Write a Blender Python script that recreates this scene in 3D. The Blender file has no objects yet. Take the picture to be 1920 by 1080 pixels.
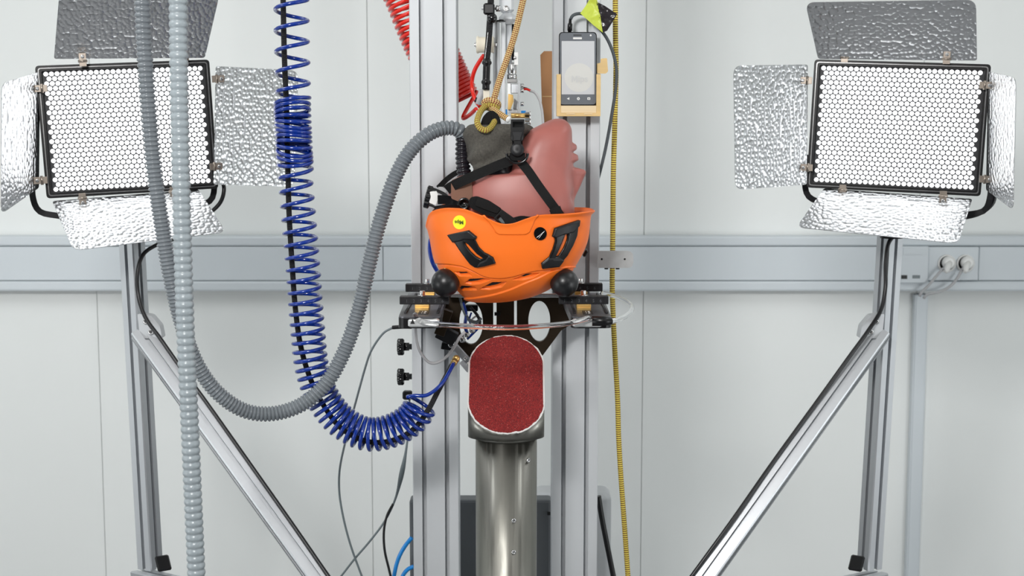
import bpy, bmesh, math, random
from mathutils import Vector, Matrix, noise
from mathutils.geometry import delaunay_2d_cdt
random.seed(7)
S = bpy.context.scene
COL = S.collection
PI = math.pi
# ------------------------------------------------------------------ camera, world, lights, exposure
F = 2667.0
PITCH = math.radians(6.5)
CZ = 1.55
cam_d = bpy.data.cameras.new('camera'); cam = bpy.data.objects.new('camera', cam_d); COL.objects.link(cam)
cam.location = (0, 0, CZ); cam.rotation_euler = (PI/2 - PITCH, 0, 0)
cam_d.sensor_width = 36; cam_d.lens = F*36/1920
cam_d.dof.use_dof = True; cam_d.dof.focus_distance = 2.62; cam_d.dof.aperture_fstop = 7.0
cam_d.clip_start = 0.05
S.camera = cam
w = bpy.data.worlds.new('world'); S.world = w; w.use_nodes = True
w.node_tree.nodes['Background'].inputs[0].default_value = (0.85, 0.92, 1, 1)
w.node_tree.nodes['Background'].inputs[1].default_value = 0.3
S.view_settings.view_transform = 'Standard'; S.view_settings.look = 'None'
S.view_settings.gamma = 1; S.view_settings.use_curve_mapping = False
S.view_settings.exposure = 0.0
def area(name, loc, target, size, power, col):
    l = bpy.data.lights.new(name, 'AREA'); l.shape = 'RECTANGLE'; l.size = size[0]; l.size_y = size[1]
    l.energy = power; l.color = col
    o = bpy.data.objects.new(name, l); COL.objects.link(o); o.location = loc
    o.rotation_euler = (Vector(target)-Vector(loc)).to_track_quat('-Z', 'Y').to_euler()
    return o
area('softbox_left', (-0.65, 0.0, 2.38), (-0.1, 4.3, 1.2), (0.5, 0.35), 52, (1, 0.99, 0.975))
area('fill_right', (1.6, 0.4, 2.35), (0.3, 2.8, 1.4), (0.7, 0.7), 5, (1, 0.995, 0.985))  # weak fill light added from the right, not a fixture of the room
area('low_fill_left', (-2.3, 1.3, 0.75), (-1.0, 4.3, 0.6), (0.9, 0.9), 12, (0.96, 0.99, 1))  # added fill, out of view, brightens the lower back wall at left
area('low_fill_right', (2.3, 1.3, 0.75), (1.0, 4.3, 0.6), (0.9, 0.9), 16, (0.96, 0.99, 1))  # its added counterpart, lifting the lower wall on the right
area('ceiling_lamp_left', (-1.35, 2.5, 2.66), (-1.35, 2.55, 0), (0.5, 1.2), 13, (0.97, 0.99, 1))
area('ceiling_lamp_right', (1.35, 2.5, 2.66), (1.35, 2.55, 0), (0.5, 1.2), 7, (0.97, 0.99, 1))

# ------------------------------------------------------------------ helpers
FW = Vector((0, math.cos(PITCH), -math.sin(PITCH))); UP = Vector((0, math.sin(PITCH), math.cos(PITCH)))
def P(px, py, Y):
    d = Vector(((px-960)/F, 0, 0)) + UP*((540-py)/F) + FW
    return Vector((0, 0, CZ)) + d*(Y/d.y)
def proj(v):
    d = v - Vector((0, 0, CZ)); z = d.dot(FW)
    return 960 + F*d.x/z, 540 - F*d.dot(UP)/z
def PP(lst, Y=None):
    return [P(a[0], a[1], a[2] if len(a) > 2 else Y) for a in lst]
def lerp(a, b, t): return a+(b-a)*t
def sstep(x, a, b):
    if a == b: return 1.0 if x > a else 0.0
    t = max(0, min(1, (x-a)/(b-a))); return t*t*(3-2*t)
def interp(x, tab):
    if x <= tab[0][0]: return tab[0][1]
    for i in range(len(tab)-1):
        if x <= tab[i+1][0]:
            t = (x-tab[i][0])/(tab[i+1][0]-tab[i][0])
            return lerp(tab[i][1], tab[i+1][1], t)
    return tab[-1][1]
def spl(x, tab):        # smooth (catmull) interpolation
    n = len(tab)
    if x <= tab[0][0]: return tab[0][1]
    if x >= tab[-1][0]: return tab[-1][1]
    for i in range(n-1):
        if x <= tab[i+1][0]:
            x0, y0 = tab[i]; x1, y1 = tab[i+1]; h = x1-x0
            def sl(j):
                if j == 0: return (tab[1][1]-tab[0][1])/(tab[1][0]-tab[0][0])
                if j == n-1: return (tab[-1][1]-tab[-2][1])/(tab[-1][0]-tab[-2][0])
                a = (tab[j][1]-tab[j-1][1])/(tab[j][0]-tab[j-1][0]); b = (tab[j+1][1]-tab[j][1])/(tab[j+1][0]-tab[j][0])
                return 0 if a*b <= 0 else 2*a*b/(a+b)
            t = (x-x0)/h; m0 = sl(i)*h; m1 = sl(i+1)*h
            return (2*t**3-3*t*t+1)*y0+(t**3-2*t*t+t)*m0+(-2*t**3+3*t*t)*y1+(t**3-t*t)*m1
def smooth_path(pts, step):
    pts = [Vector(p) for p in pts]
    if len(pts) == 2: dense = [pts[0].lerp(pts[1], i/50) for i in range(51)]
    else:
        ext = [pts[0]*2-pts[1]] + pts + [pts[-1]*2-pts[-2]]
        dense = []
        for i in range(1, len(ext)-2):
            p0, p1, p2, p3 = ext[i-1:i+3]
            t0 = 0; t1 = max((p1-p0).length, 1e-6)**.5; t2 = t1+max((p2-p1).length, 1e-6)**.5; t3 = t2+max((p3-p2).length, 1e-6)**.5
            for k in range(24):
                t = t1+(t2-t1)*k/24
                a1 = p0*((t1-t)/(t1-t0))+p1*((t-t0)/(t1-t0)); a2 = p1*((t2-t)/(t2-t1))+p2*((t-t1)/(t2-t1)); a3 = p2*((t3-t)/(t3-t2))+p3*((t-t2)/(t3-t2))
                b1 = a1*((t2-t)/(t2-t0))+a2*((t-t0)/(t2-t0)); b2 = a2*((t3-t)/(t3-t1))+a3*((t-t1)/(t3-t1))
                dense.append(b1*((t2-t)/(t2-t1))+b2*((t-t1)/(t2-t1)))
        dense.append(pts[-1])
    L = [0]
    for i in range(1, len(dense)): L.append(L[-1]+(dense[i]-dense[i-1]).length)
    n = max(2, int(round(L[-1]/step))+1); out = []; j = 0
    for i in range(n):
        s = L[-1]*i/(n-1)
        while j < len(L)-2 and L[j+1] < s: j += 1
        t = (s-L[j])/max(1e-9, L[j+1]-L[j]); out.append(dense[j].lerp(dense[j+1], t))
    return out
def frames(path):
    T = []
    for i in range(len(path)):
        a = path[max(0, i-1)]; b = path[min(len(path)-1, i+1)]; T.append((b-a).normalized())
    n = Vector((0, -1, 0)); n = (n-T[0]*n.dot(T[0]))
    if n.length < 1e-3: n = Vector((1, 0, 0))-T[0]*T[0].x
    n.normalize(); N = [n]
    for i in range(1, len(T)):
        n = N[-1]-T[i]*N[-1].dot(T[i]); n.normalize(); N.append(n)
    return T, N
def basis(ax, hint=None):
    ax = Vector(ax).normalized(); h = Vector(hint) if hint is not None else (Vector((0, 0, 1)) if abs(ax.z) < .9 else Vector((0, -1, 0)))
    u = h-ax*h.dot(ax)
    if u.length < 1e-4: h = Vector((1, 0, 0)); u = h-ax*h.dot(ax)
    u.normalize(); return u, ax.cross(u), ax
class MB:
    def __init__(s): s.v = []; s.f = []; s.uv = {}; s.sm = []
    def face(s, idx, smooth=False, uv=None):
        s.f.append(tuple(idx)); s.sm.append(smooth)
        if uv: s.uv[len(s.f)-1] = uv
    def box(s, c, sz, M=None):
        c = Vector(c); b = len(s.v)
        for dx in (-.5, .5):
            for dy in (-.5, .5):
                for dz in (-.5, .5):
                    q = Vector((dx*sz[0], dy*sz[1], dz*sz[2]))
                    if M: q = M @ q
                    s.v.append(c+q)
        for q in ((0, 1, 3, 2), (4, 6, 7, 5), (0, 4, 5, 1), (2, 3, 7, 6), (0, 2, 6, 4), (1, 5, 7, 3)): s.face([b+i for i in q])
        return s
    def cbox(s, c, sz, M=None, ch=.002):     # chamfered box: vertical-edge chamfers along local z
        hx, hy, hz = sz[0]/2, sz[1]/2, sz[2]/2
        out = [(-hx+ch, -hy), (hx-ch, -hy), (hx, -hy+ch), (hx, hy-ch), (hx-ch, hy), (-hx+ch, hy), (-hx, hy-ch), (-hx, -hy+ch)]
        ins = [(x*(1-ch/hx), y*(1-ch/hy)) for x, y in out]
        b = len(s.v); c = Vector(c)
        for zz, o in ((-hz, ins), (-hz+ch, out), (hz-ch, out), (hz, ins)):
            for x, y in o:
                q = Vector((x, y, zz))
                if M: q = M @ q
                s.v.append(c+q)
        for k in range(3):
            for i in range(8):
                j = (i+1) % 8; s.face([b+8*k+i, b+8*k+j, b+8*k+8+j, b+8*k+8+i])
        s.face([b+i for i in reversed(range(8))]); s.face([b+24+i for i in range(8)])
        return s
    def lathe(s, p0, ax, prof, n=24, smooth=True, hint=None, caps=True):   # prof: (along, radius)
        u, v, ax = basis(ax, hint); p0 = Vector(p0); b = len(s.v)
        for (h, r) in prof:
            for i in range(n):
                a = 2*PI*i/n; s.v.append(p0+ax*h+(u*math.cos(a)+v*math.sin(a))*r)
        for k in range(len(prof)-1):
            for i in range(n):
                j = (i+1) % n; s.face([b+k*n+i, b+k*n+j, b+(k+1)*n+j, b+(k+1)*n+i], smooth)
        if caps:
            s.face([b+i for i in reversed(range(n))]); m = b+(len(prof)-1)*n; s.face([m+i for i in range(n)])
        return s
    def cyl(s, p0, p1, r, n=20, ch=0, smooth=True, hint=None):
        p0 = Vector(p0); p1 = Vector(p1); L = (p1-p0).length
        pr = [(0, r), (L, r)] if not ch else [(0, r-ch), (ch, r), (L-ch, r), (L, r-ch)]
        return s.lathe(p0, p1-p0, pr, n, smooth, hint)
    def sphere(s, c, r, n=32, m=20, sc=(1, 1, 1)):
        c = Vector(c); b = len(s.v)
        for k in range(1, m):
            t = PI*k/m
            for i in range(n):
                a = 2*PI*i/n; s.v.append(c+Vector((r*math.sin(t)*math.cos(a)*sc[0], r*math.sin(t)*math.sin(a)*sc[1], r*math.cos(t)*sc[2])))
        top = len(s.v); s.v.append(c+Vector((0, 0, r*sc[2]))); s.v.append(c-Vector((0, 0, r*sc[2])))
        for k in range(m-2):
            for i in range(n):
                j = (i+1) % n; s.face([b+k*n+i, b+(k+1)*n+i, b+(k+1)*n+j, b+k*n+j], True)
        for i in range(n):
            j = (i+1) % n; s.face([top, b+i, b+j], True); s.face([top+1, b+(m-2)*n+j, b+(m-2)*n+i], True)
        return s
    def tube(s, path, r, n=12, rf=None, uv=True, tw=0, caps=True):   # path already resampled
        T, N = frames(path); b = len(s.v); L = [0]
        for i in range(1, len(path)): L.append(L[-1]+(path[i]-path[i-1]).length)
        for i, p in enumerate(path):
            B = T[i].cross(N[i]); rr = rf(L[i], i) if rf else r
            for k in range(n):
                a = 2*PI*k/n; s.v.append(p+(N[i]*math.cos(a)+B*math.sin(a))*rr)
        for i in range(len(path)-1):
            for k in range(n):
                j = (k+1) % n
                s.face([b+i*n+k, b+i*n+j, b+(i+1)*n+j, b+(i+1)*n+k], True,
                       [(k/n, L[i]), ((k+1)/n, L[i]), ((k+1)/n, L[i+1]), (k/n, L[i+1])] if uv else None)
        if caps:
            s.face([b+k for k in reversed(range(n))]); m = b+(len(path)-1)*n; s.face([m+k for k in range(n)])
        return s
    def ribbon(s, path, wd, th, nrm=(0, -1, 0), step=.004):
        path = smooth_path(path, step); nrm = Vector(nrm); b = len(s.v); L = 0
        n = len(path)
        for i, p in enumerate(path):
            t = (path[min(n-1, i+1)]-path[max(0, i-1)]).normalized(); nn = (nrm-t*nrm.dot(t)).normalized(); sd = t.cross(nn)
            ww = wd(i/(n-1)) if callable(wd) else wd
            for (a, c) in ((-.5, -.5), (.5, -.5), (.5, .5), (-.5, .5)): s.v.append(p+sd*ww*a+nn*th*c)
        for i in range(n-1):
            L2 = L+(path[i+1]-path[i]).length
            for k in range(4):
                j = (k+1) % 4; s.face([b+i*4+k, b+i*4+j, b+i*4+4+j, b+i*4+4+k], False, [(k*.25, L), (k*.25+.25, L), (k*.25+.25, L2), (k*.25, L2)])
            L = L2
        s.face([b+3, b+2, b+1, b]); m = b+(n-1)*4; s.face([m, m+1, m+2, m+3])
        return s
    def prism(s, pts, fr, d, holes=(), mapf=None, grid=0, z0=0, loops=(), keep=None):
        """2D outline (with holes) extruded by d along frame (O, ex, ey, ez); mapf(x,y,h)->Vector overrides"""
        V = [Vector(p) for p in pts]; n0 = len(pts); E = [(i, (i+1) % n0) for i in range(n0)]
        for h in holes:
            o = len(V); V += [Vector(p) for p in h]; E += [(o+i, o+(i+1) % len(h)) for i in range(len(h))]
        for h in loops:
            o = len(V); V += [Vector(p) for p in h]; E += [(o+i, o+(i+1) % len(h)) for i in range(len(h))]
        if grid:
            xs = [p[0] for p in pts]; ys = [p[1] for p in pts]; x = min(xs)+grid/2
            while x < max(xs):
                y = min(ys)+grid/2
                while y < max(ys):
                    if inpoly(x, y, pts, grid*.35) and (keep is None or keep(x, y)): V.append(Vector((x+random.uniform(-.02, .02)*grid, y)))
                    y += grid
                x += grid
        ov, oe, of, _, _, _ = delaunay_2d_cdt(V, E, [], 0, 1e-7, True)
        fs = []
        for f in of:
            cx = sum(ov[i][0] for i in f)/len(f); cy = sum(ov[i][1] for i in f)/len(f)
            if not inpoly(cx, cy, pts): continue
            if any(inpoly(cx, cy, h) for h in holes): continue
            fs.append(f)
        if mapf is None:
            O, ex, ey, ez = fr
            mapf = lambda x, y, h: O+ex*x+ey*y+ez*h
        b = len(s.v); m = len(ov)
        for q in ov: s.v.append(mapf(q[0], q[1], z0+d))
        for q in ov: s.v.append(mapf(q[0], q[1], z0))
        cnt = {}
        for f in fs:
            s.face([b+i for i in f], bool(grid), [(ov[i][0], ov[i][1]) for i in f]); s.face([b+m+i for i in reversed(f)], False, [(ov[i][0], ov[i][1]) for i in reversed(f)])
            for a in range(len(f)):
                e = (f[a], f[(a+1) % len(f)]); cnt[e] = cnt.get(e, 0)+1
        for (a, c) in cnt:
            if (c, a) not in cnt:
                if grid:
                    k = len(s.v); s.v += [s.v[b+c].copy(), s.v[b+a].copy(), s.v[b+m+a].copy(), s.v[b+m+c].copy()]; s.face([k, k+1, k+2, k+3])
                else: s.face([b+c, b+a, b+m+a, b+m+c])
        return s
    def build(s, name, mat, parent=None, bevel=0, weld=False):
        me = bpy.data.meshes.new(name)
        if parent is not None: off = wloc(parent)
        else:
            xs = [v.x for v in s.v]; ys = [v.y for v in s.v]; off = Vector(((min(xs)+max(xs))/2, (min(ys)+max(ys))/2, min(v.z for v in s.v)))
        me.from_pydata([tuple(v-off) for v in s.v], [], s.f)
        me.polygons.foreach_set('use_smooth', s.sm)
        if s.uv:
            ul = me.uv_layers.new(name='UVMap')
            for fi, uvs in s.uv.items():
                p = me.polygons[fi]
                for k, li in enumerate(p.loop_indices): ul.data[li].uv = uvs[k]
        me.materials.append(mat)
        bm = bmesh.new(); bm.from_mesh(me)
        if weld: bmesh.ops.remove_doubles(bm, verts=bm.verts, dist=1e-5)
        bmesh.ops.recalc_face_normals(bm, faces=bm.faces); bm.to_mesh(me); bm.free()
        o = bpy.data.objects.new(name, me); COL.objects.link(o)
        if parent is not None: o.parent = parent
        else: o.location = off
        if bevel:
            md = o.modifiers.new('bevel', 'BEVEL'); md.width = bevel; md.segments = 2; md.limit_method = 'ANGLE'
        return o
def wloc(o):
    v = Vector((0, 0, 0))
    while o is not None: v += o.location; o = o.parent
    return v
def inpoly(x, y, P_, marg=0):
    c = False; n = len(P_); j = n-1
    for i in range(n):
        xi, yi = P_[i][0], P_[i][1]; xj, yj = P_[j][0], P_[j][1]
        if (yi > y) != (yj > y) and x < (xj-xi)*(y-yi)/(yj-yi)+xi: c = not c
        j = i
    if c and marg: return pdist(x, y, P_) > marg
    return c
def pdist(x, y, P_):
    best = 1e9; n = len(P_)
    for i in range(n):
        ax, ay = P_[i][0], P_[i][1]; bx, by = P_[(i+1) % n][0], P_[(i+1) % n][1]
        dx, dy = bx-ax, by-ay; L = dx*dx+dy*dy; t = 0 if L == 0 else max(0, min(1, ((x-ax)*dx+(y-ay)*dy)/L))
        best = min(best, math.hypot(x-ax-dx*t, y-ay-dy*t))
    return best
def sdist(x, y, P_):
    d = pdist(x, y, P_); return d if inpoly(x, y, P_) else -d
def roundpoly(pts, r, seg=5):
    out = []; n = len(pts); rr = r if isinstance(r, (list, tuple)) else [r]*n
    for i in range(n):
        p = Vector(pts[i]); a = Vector(pts[i-1])-p; b = Vector(pts[(i+1) % n])-p
        if rr[i] <= 0: out.append(tuple(p)); continue
        d = min(rr[i], a.length*.48, b.length*.48); A = p+a.normalized()*d; B = p+b.normalized()*d
        for k in range(seg+1):
            t = k/seg; out.append(tuple(A*(1-t)**2+p*2*t*(1-t)+B*t*t))
    return out
def ell(cx, cy, rx, ry, n=32): return [(cx+rx*math.cos(2*PI*i/n), cy+ry*math.sin(2*PI*i/n)) for i in range(n)]
def thing(name, label, cat, loc, group=None):
    o = bpy.data.objects.new(name, None); COL.objects.link(o); o.location = loc; o.empty_display_size = .02
    o['label'] = label; o['category'] = cat
    if group: o['group'] = group
    return o
def tag(o, label, cat, group=None, kind=None):
    o['label'] = label; o['category'] = cat
    if group: o['group'] = group
    if kind: o['kind'] = kind
    return o
def struct(o): o['kind'] = 'structure'; return o
def text_mb(body, O, ex, ey, size, depth=.0004, bold=0.0):
    cu = bpy.data.curves.new('lettering', 'FONT'); cu.body = body; cu.size = size; cu.extrude = depth; cu.offset = bold
    cu.align_x = 'CENTER'; cu.align_y = 'CENTER'; cu.resolution_u = 3
    to = bpy.data.objects.new('lettering', cu); COL.objects.link(to)
    dg = bpy.context.evaluated_depsgraph_get(); me = bpy.data.meshes.new_from_object(to.evaluated_get(dg))
    ez = ex.cross(ey); mb = MB(); mb.v = [O+ex*v.co.x+ey*v.co.y+ez*v.co.z for v in me.vertices]
    for p in me.polygons: mb.face(list(p.vertices))
    bpy.data.objects.remove(to); bpy.data.curves.remove(cu); bpy.data.meshes.remove(me)
    return mb

def mips(O, ex, ey, size):       # the round logo's lettering: heavy M, then the small letters
    ez = ex.cross(ey); k = size*.72
    mm = [(0, 0), (0, 1), (.24, 1), (.5, .5), (.76, 1), (1, 1), (1, 0), (.78, 0), (.78, .6), (.58, .2), (.42, .2), (.22, .6), (.22, 0)]
    mb = text_mb('ips', O+ex*size*.42, ex, ey, size, size*.012, size*.012)
    return mb.prism([((x-1)*k*.92-size*.17, (y-.5)*k) for x, y in mm], (O, ex, ey, ez), size*.024, z0=-size*.012)

# ------------------------------------------------------------------ materials
def srgb(r, g, b):
    return tuple(((c/255)/12.92 if c/255 <= .04045 else ((c/255+.055)/1.055)**2.4) for c in (r, g, b))+(1,)
def mat(name, col, rough=.5, metal=0, nscale=None, namt=0, bump=0, bscale=200, coat=0, emis=0, spec=None, stretch=None, trans=0, ior=1.45):
    m = bpy.data.materials.new(name); m.use_nodes = True; nt = m.node_tree; b = nt.nodes['Principled BSDF']
    b.inputs['Base Color'].default_value = col; b.inputs['Roughness'].default_value = rough; b.inputs['Metallic'].default_value = metal
    if coat: b.inputs['Coat Weight'].default_value = coat; b.inputs['Coat Roughness'].default_value = .15
    if spec is not None: b.inputs['Specular IOR Level'].default_value = spec
    if trans: b.inputs['Transmission Weight'].default_value = trans; b.inputs['IOR'].default_value = ior
    if emis: b.inputs['Emission Color'].default_value = (1, 1, 1, 1); b.inputs['Emission Strength'].default_value = emis
    tc = nt.nodes.new('ShaderNodeTexCoord'); mp = nt.nodes.new('ShaderNodeMapping'); nt.links.new(tc.outputs['Object'], mp.inputs[0])
    if stretch: mp.inputs['Scale'].default_value = stretch
    if namt:
        n = nt.nodes.new('ShaderNodeTexNoise'); n.inputs['Scale'].default_value = nscale or 20; n.inputs['Detail'].default_value = 5
        nt.links.new(mp.outputs[0], n.inputs['Vector'])
        mx = nt.nodes.new('ShaderNodeMix'); mx.data_type = 'RGBA'; nt.links.new(n.outputs['Fac'], mx.inputs[0])
        mx.inputs[6].default_value = tuple(c*(1-namt) for c in col[:3])+(1,); mx.inputs[7].default_value = tuple(min(1, c*(1+namt)) for c in col[:3])+(1,)
        nt.links.new(mx.outputs[2], b.inputs['Base Color'])
        mr = nt.nodes.new('ShaderNodeMapRange'); nt.links.new(n.outputs['Fac'], mr.inputs[0]); mr.inputs[3].default_value = max(.02, rough-namt*.25); mr.inputs[4].default_value = min(1, rough+namt*.25)
        nt.links.new(mr.outputs[0], b.inputs['Roughness'])
    if bump:
        n2 = nt.nodes.new('ShaderNodeTexNoise'); n2.inputs['Scale'].default_value = bscale; n2.inputs['Detail'].default_value = 4
        nt.links.new(mp.outputs[0], n2.inputs['Vector']); bp = nt.nodes.new('ShaderNodeBump'); bp.inputs['Strength'].default_value = bump; bp.inputs['Distance'].default_value = .001
        nt.links.new(n2.outputs['Fac'], bp.inputs['Height']); nt.links.new(bp.outputs[0], b.inputs['Normal'])
    return m
def voro_metal():
    m = mat('hammered_aluminium', srgb(198, 200, 202), .27, 1.0); nt = m.node_tree; b = nt.nodes['Principled BSDF']
    tc = nt.nodes.new('ShaderNodeTexCoord'); v = nt.nodes.new('ShaderNodeTexVoronoi'); v.voronoi_dimensions = '2D'; v.feature = 'SMOOTH_F1'; v.inputs['Smoothness'].default_value = .3; v.inputs['Scale'].default_value = 118; v.inputs['Randomness'].default_value = .85
    nt.links.new(tc.outputs['UV'], v.inputs['Vector']); bp = nt.nodes.new('ShaderNodeBump'); bp.inputs['Strength'].default_value = .46; bp.inputs['Distance'].default_value = .0040
    bp.invert = True
    pw = nt.nodes.new('ShaderNodeMath'); pw.operation = 'POWER'; pw.inputs[1].default_value = 2; nt.links.new(v.outputs['Distance'], pw.inputs[0])
    nt.links.new(pw.outputs[0], bp.inputs['Height']); nt.links.new(bp.outputs[0], b.inputs['Normal'])
    return m
def braid(name, ca, cb, cc, nu, nv, skew=True, rough=.75):
    """checker weave on the tube's own UV (u around, v in metres)"""
    m = mat(name, ca, rough); nt = m.node_tree; b = nt.nodes['Principled BSDF']; N = nt.nodes.new; L = nt.links.new
    uv = N('ShaderNodeUVMap'); sp = N('ShaderNodeSeparateXYZ'); L(uv.outputs[0], sp.inputs[0])
    def ma(op, a, c):
        k = N('ShaderNodeMath'); k.operation = op
        for i, q in enumerate((a, c)):
            if isinstance(q, (int, float)): k.inputs[i].default_value = q
            else: L(q, k.inputs[i])
        return k.outputs[0]
    x = ma('MULTIPLY', sp.outputs[0], nu); y = ma('MULTIPLY', sp.outputs[1], nv)
    if skew: X = ma('ADD', x, y); Yv = ma('SUBTRACT', y, x)
    else: X, Yv = x, y
    cb_ = N('ShaderNodeCombineXYZ'); L(X, cb_.inputs[0]); L(Yv, cb_.inputs[1])
    ch = N('ShaderNodeTexChecker'); ch.inputs['Scale'].default_value = 1; ch.inputs['Color1'].default_value = ca; ch.inputs['Color2'].default_value = cb
    L(cb_.outputs[0], ch.inputs['Vector'])
    ns = N('ShaderNodeTexNoise'); ns.inputs['Scale'].default_value = 900; L(nt.nodes['Texture Coordinate'].outputs['Object'], ns.inputs['Vector'])
    mx = N('ShaderNodeMix'); mx.data_type = 'RGBA'; mr = N('ShaderNodeMapRange'); L(ns.outputs['Fac'], mr.inputs[0]); mr.inputs[1].default_value = .58; mr.inputs[2].default_value = .8
    L(mr.outputs[0], mx.inputs[0]); L(ch.outputs['Color'], mx.inputs[6]); mx.inputs[7].default_value = cc; L(mx.outputs[2], b.inputs['Base Color'])
    sn = ma('SINE', ma('MULTIPLY', X, PI), 0); sn2 = ma('SINE', ma('MULTIPLY', Yv, PI), 0)
    hh = ma('ABSOLUTE', ma('MULTIPLY', sn, sn2), 0)
    bp = N('ShaderNodeBump'); bp.inputs['Strength'].default_value = .7; bp.inputs['Distance'].default_value = .0015; L(hh, bp.inputs['Height']); L(bp.outputs[0], b.inputs['Normal'])
    return m
M = {}
M['wall'] = mat('wall_paint', srgb(236, 239, 238), .55, 0, 3, .02, .05, 60)
M['wall_dark'] = mat('grey_paint', srgb(120, 121, 124), .7)
M['floor'] = mat('floor_grey', srgb(140, 141, 143), .4, 0, 6, .06)
M['ceil'] = mat('ceiling_white', srgb(235, 235, 232), .8, 0, 5, .02)
M['plastic_w'] = mat('trunking_plastic', srgb(208, 215, 220), .42, 0, 5, .015)
M['alu'] = mat('anodised_aluminium', srgb(201, 204, 207), .58, .35, 12, .05, .06, 300, stretch=(1, 1, .08))
M['alu_d'] = mat('aluminium_dull', srgb(192, 195, 199), .38, .7, 12, .07, .08, 300, stretch=(1, 1, .08))
M['slot'] = mat('slot_shadow_metal', srgb(120, 124, 126), .5, .7)
M['steel'] = mat('bright_steel', srgb(205, 205, 205), .22, 1, 60, .1)
M['zinc'] = mat('zinc_plate', srgb(205, 207, 207), .4, .6, 90, .12)
M['black'] = mat('black_plastic', srgb(9, 9, 11), .34, 0, 40, .15, spec=.4)
M['blackg'] = mat('black_gloss', srgb(10, 10, 12), .18, 0, coat=.3)
M['blackm'] = mat('black_matt_metal', srgb(20, 20, 23), .45, .2, 80, .2, .15, 500)
M['brown'] = mat('dark_brown_steel', srgb(42, 30, 14), .42, .5, 30, .3)
M['brass'] = mat('brass', srgb(214, 176, 108), .35, .8, 60, .1)
M['rubber'] = mat('black_rubber_ball', srgb(20, 20, 22), .36, 0, 60, .25, .12, 250)
M['hose'] = mat('grey_hose_plastic', srgb(114, 120, 125), .24, 0, 30, .05)
M['hose_f'] = mat('pale_grey_hose_plastic', srgb(146, 155, 160), .28, 0, 30, .05)
M['hose_b'] = mat('black_hose_plastic', srgb(34, 32, 38), .25, 0)
M['blue'] = mat('blue_polyurethane', srgb(5, 46, 138), .16, 0, coat=.4)
M['blue2'] = mat('light_blue_tube', srgb(25, 135, 215), .25, 0, coat=.3)
M['red'] = mat('red_polyurethane', srgb(226, 34, 18), .22, 0, coat=.3)
M['orange'] = mat('orange_helmet_shell', srgb(255, 119, 29), .45, 0, 400, .02, .06, 1200)
M['head'] = mat('pink_headform_rubber', srgb(168, 99, 91), .42, 0, 22, .16, .05, 90)
M['tan'] = mat('tan_resin', srgb(132, 96, 80), .25, 0, 30, .1)
M['sleeve'] = mat('grey_fleece', srgb(80, 77, 71), .95, 0, 300, .7, 1.0, 1000)
M['web'] = mat('black_webbing', srgb(11, 11, 12), .7, 0, 900, .6, .8, 1500, spec=.3)
M['pad'] = mat('black_padding', srgb(10, 10, 12), .8, 0, 200, .2, .3, 700, spec=.3)
M['liner'] = mat('dark_liner_foam', srgb(30, 30, 32), .9, 0, 200, .2)
M['yellow'] = mat('yellow_sticker', srgb(243, 240, 12), .4)
M['ink'] = mat('black_ink', srgb(18, 18, 20), .5)
M['white'] = mat('white_plastic', srgb(232, 232, 230), .35)
M['cream'] = mat('cream_nylon', srgb(226, 218, 200), .45, 0, 30, .04)
M['wood'] = mat('pine_wood', srgb(222, 190, 132), .6, 0, 25, .16, .1, 200, stretch=(.25, 1, 3))
M['wood2'] = mat('pale_pine_wood', srgb(232, 210, 172), .6, 0, 25, .14, .1, 200, stretch=(.25, 1, 5))
M['card'] = mat('cardboard', srgb(182, 134, 92), .85, 0, 30, .08)
M['phone'] = mat('phone_grey_glass', srgb(112, 116, 122), .2, 0)
M['screen'] = mat('phone_screen', srgb(206, 208, 211), .2, 0)
M['disc'] = mat('screen_disc', srgb(216, 216, 212), .2, 0)
M['faint'] = mat('screen_faint_print', srgb(203, 204, 203), .3, 0)
M['lime'] = mat('lime_tape', srgb(202, 216, 78), .4, 0, 40, .12, .5, 60)
M['ktape'] = mat('black_tape', srgb(48, 44, 48), .18, 0, 60, .5, .8, 70)
M['gcab'] = mat('grey_cable', srgb(108, 118, 122), .4)
M['pcab'] = mat('dark_grey_braid', srgb(72, 78, 82), .6, 0, 600, .4)
M['lcab'] = mat('light_grey_cable', srgb(178, 178, 180), .4)
M['bcab'] = mat('black_cable', srgb(24, 24, 27), .35)
M['cab_d'] = mat('dark_grey_cabinet', srgb(92, 96, 100), .45, .1, 5, .05)
M['cab_w'] = mat('light_cabinet', srgb(196, 199, 202), .4)
M['hammer'] = voro_metal()
M['hinge'] = mat('warm_hinge_steel', srgb(152, 142, 132), .35, .9, 60, .15)
M['led'] = mat('led_lens_lit', srgb(240, 242, 245), .3, 0, emis=1.4)
M['ledboard'] = mat('led_board', srgb(30, 31, 34), .5)
M['digit'] = mat('engraved_digit', srgb(78, 80, 84), .6)
M['armsteel'] = mat('dull_arm_steel', srgb(112, 112, 116), .34, .85, 40, .15)
M['rope'] = braid('red_yellow_rope', srgb(232, 216, 140), srgb(138, 14, 40), srgb(222, 208, 130), 11, 270)
M['rope_g'] = braid('green_red_rope', srgb(208, 212, 90), srgb(140, 36, 48), srgb(140, 150, 60), 12, 300)
M['yrope'] = braid('yellow_rope', srgb(232, 214, 92), srgb(120, 78, 34), srgb(236, 222, 116), 1, 430, skew=False)
M['sleevebr'] = braid('black_braid', srgb(30, 30, 34), srgb(12, 12, 14), srgb(60, 60, 64), 8, 260)
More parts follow.
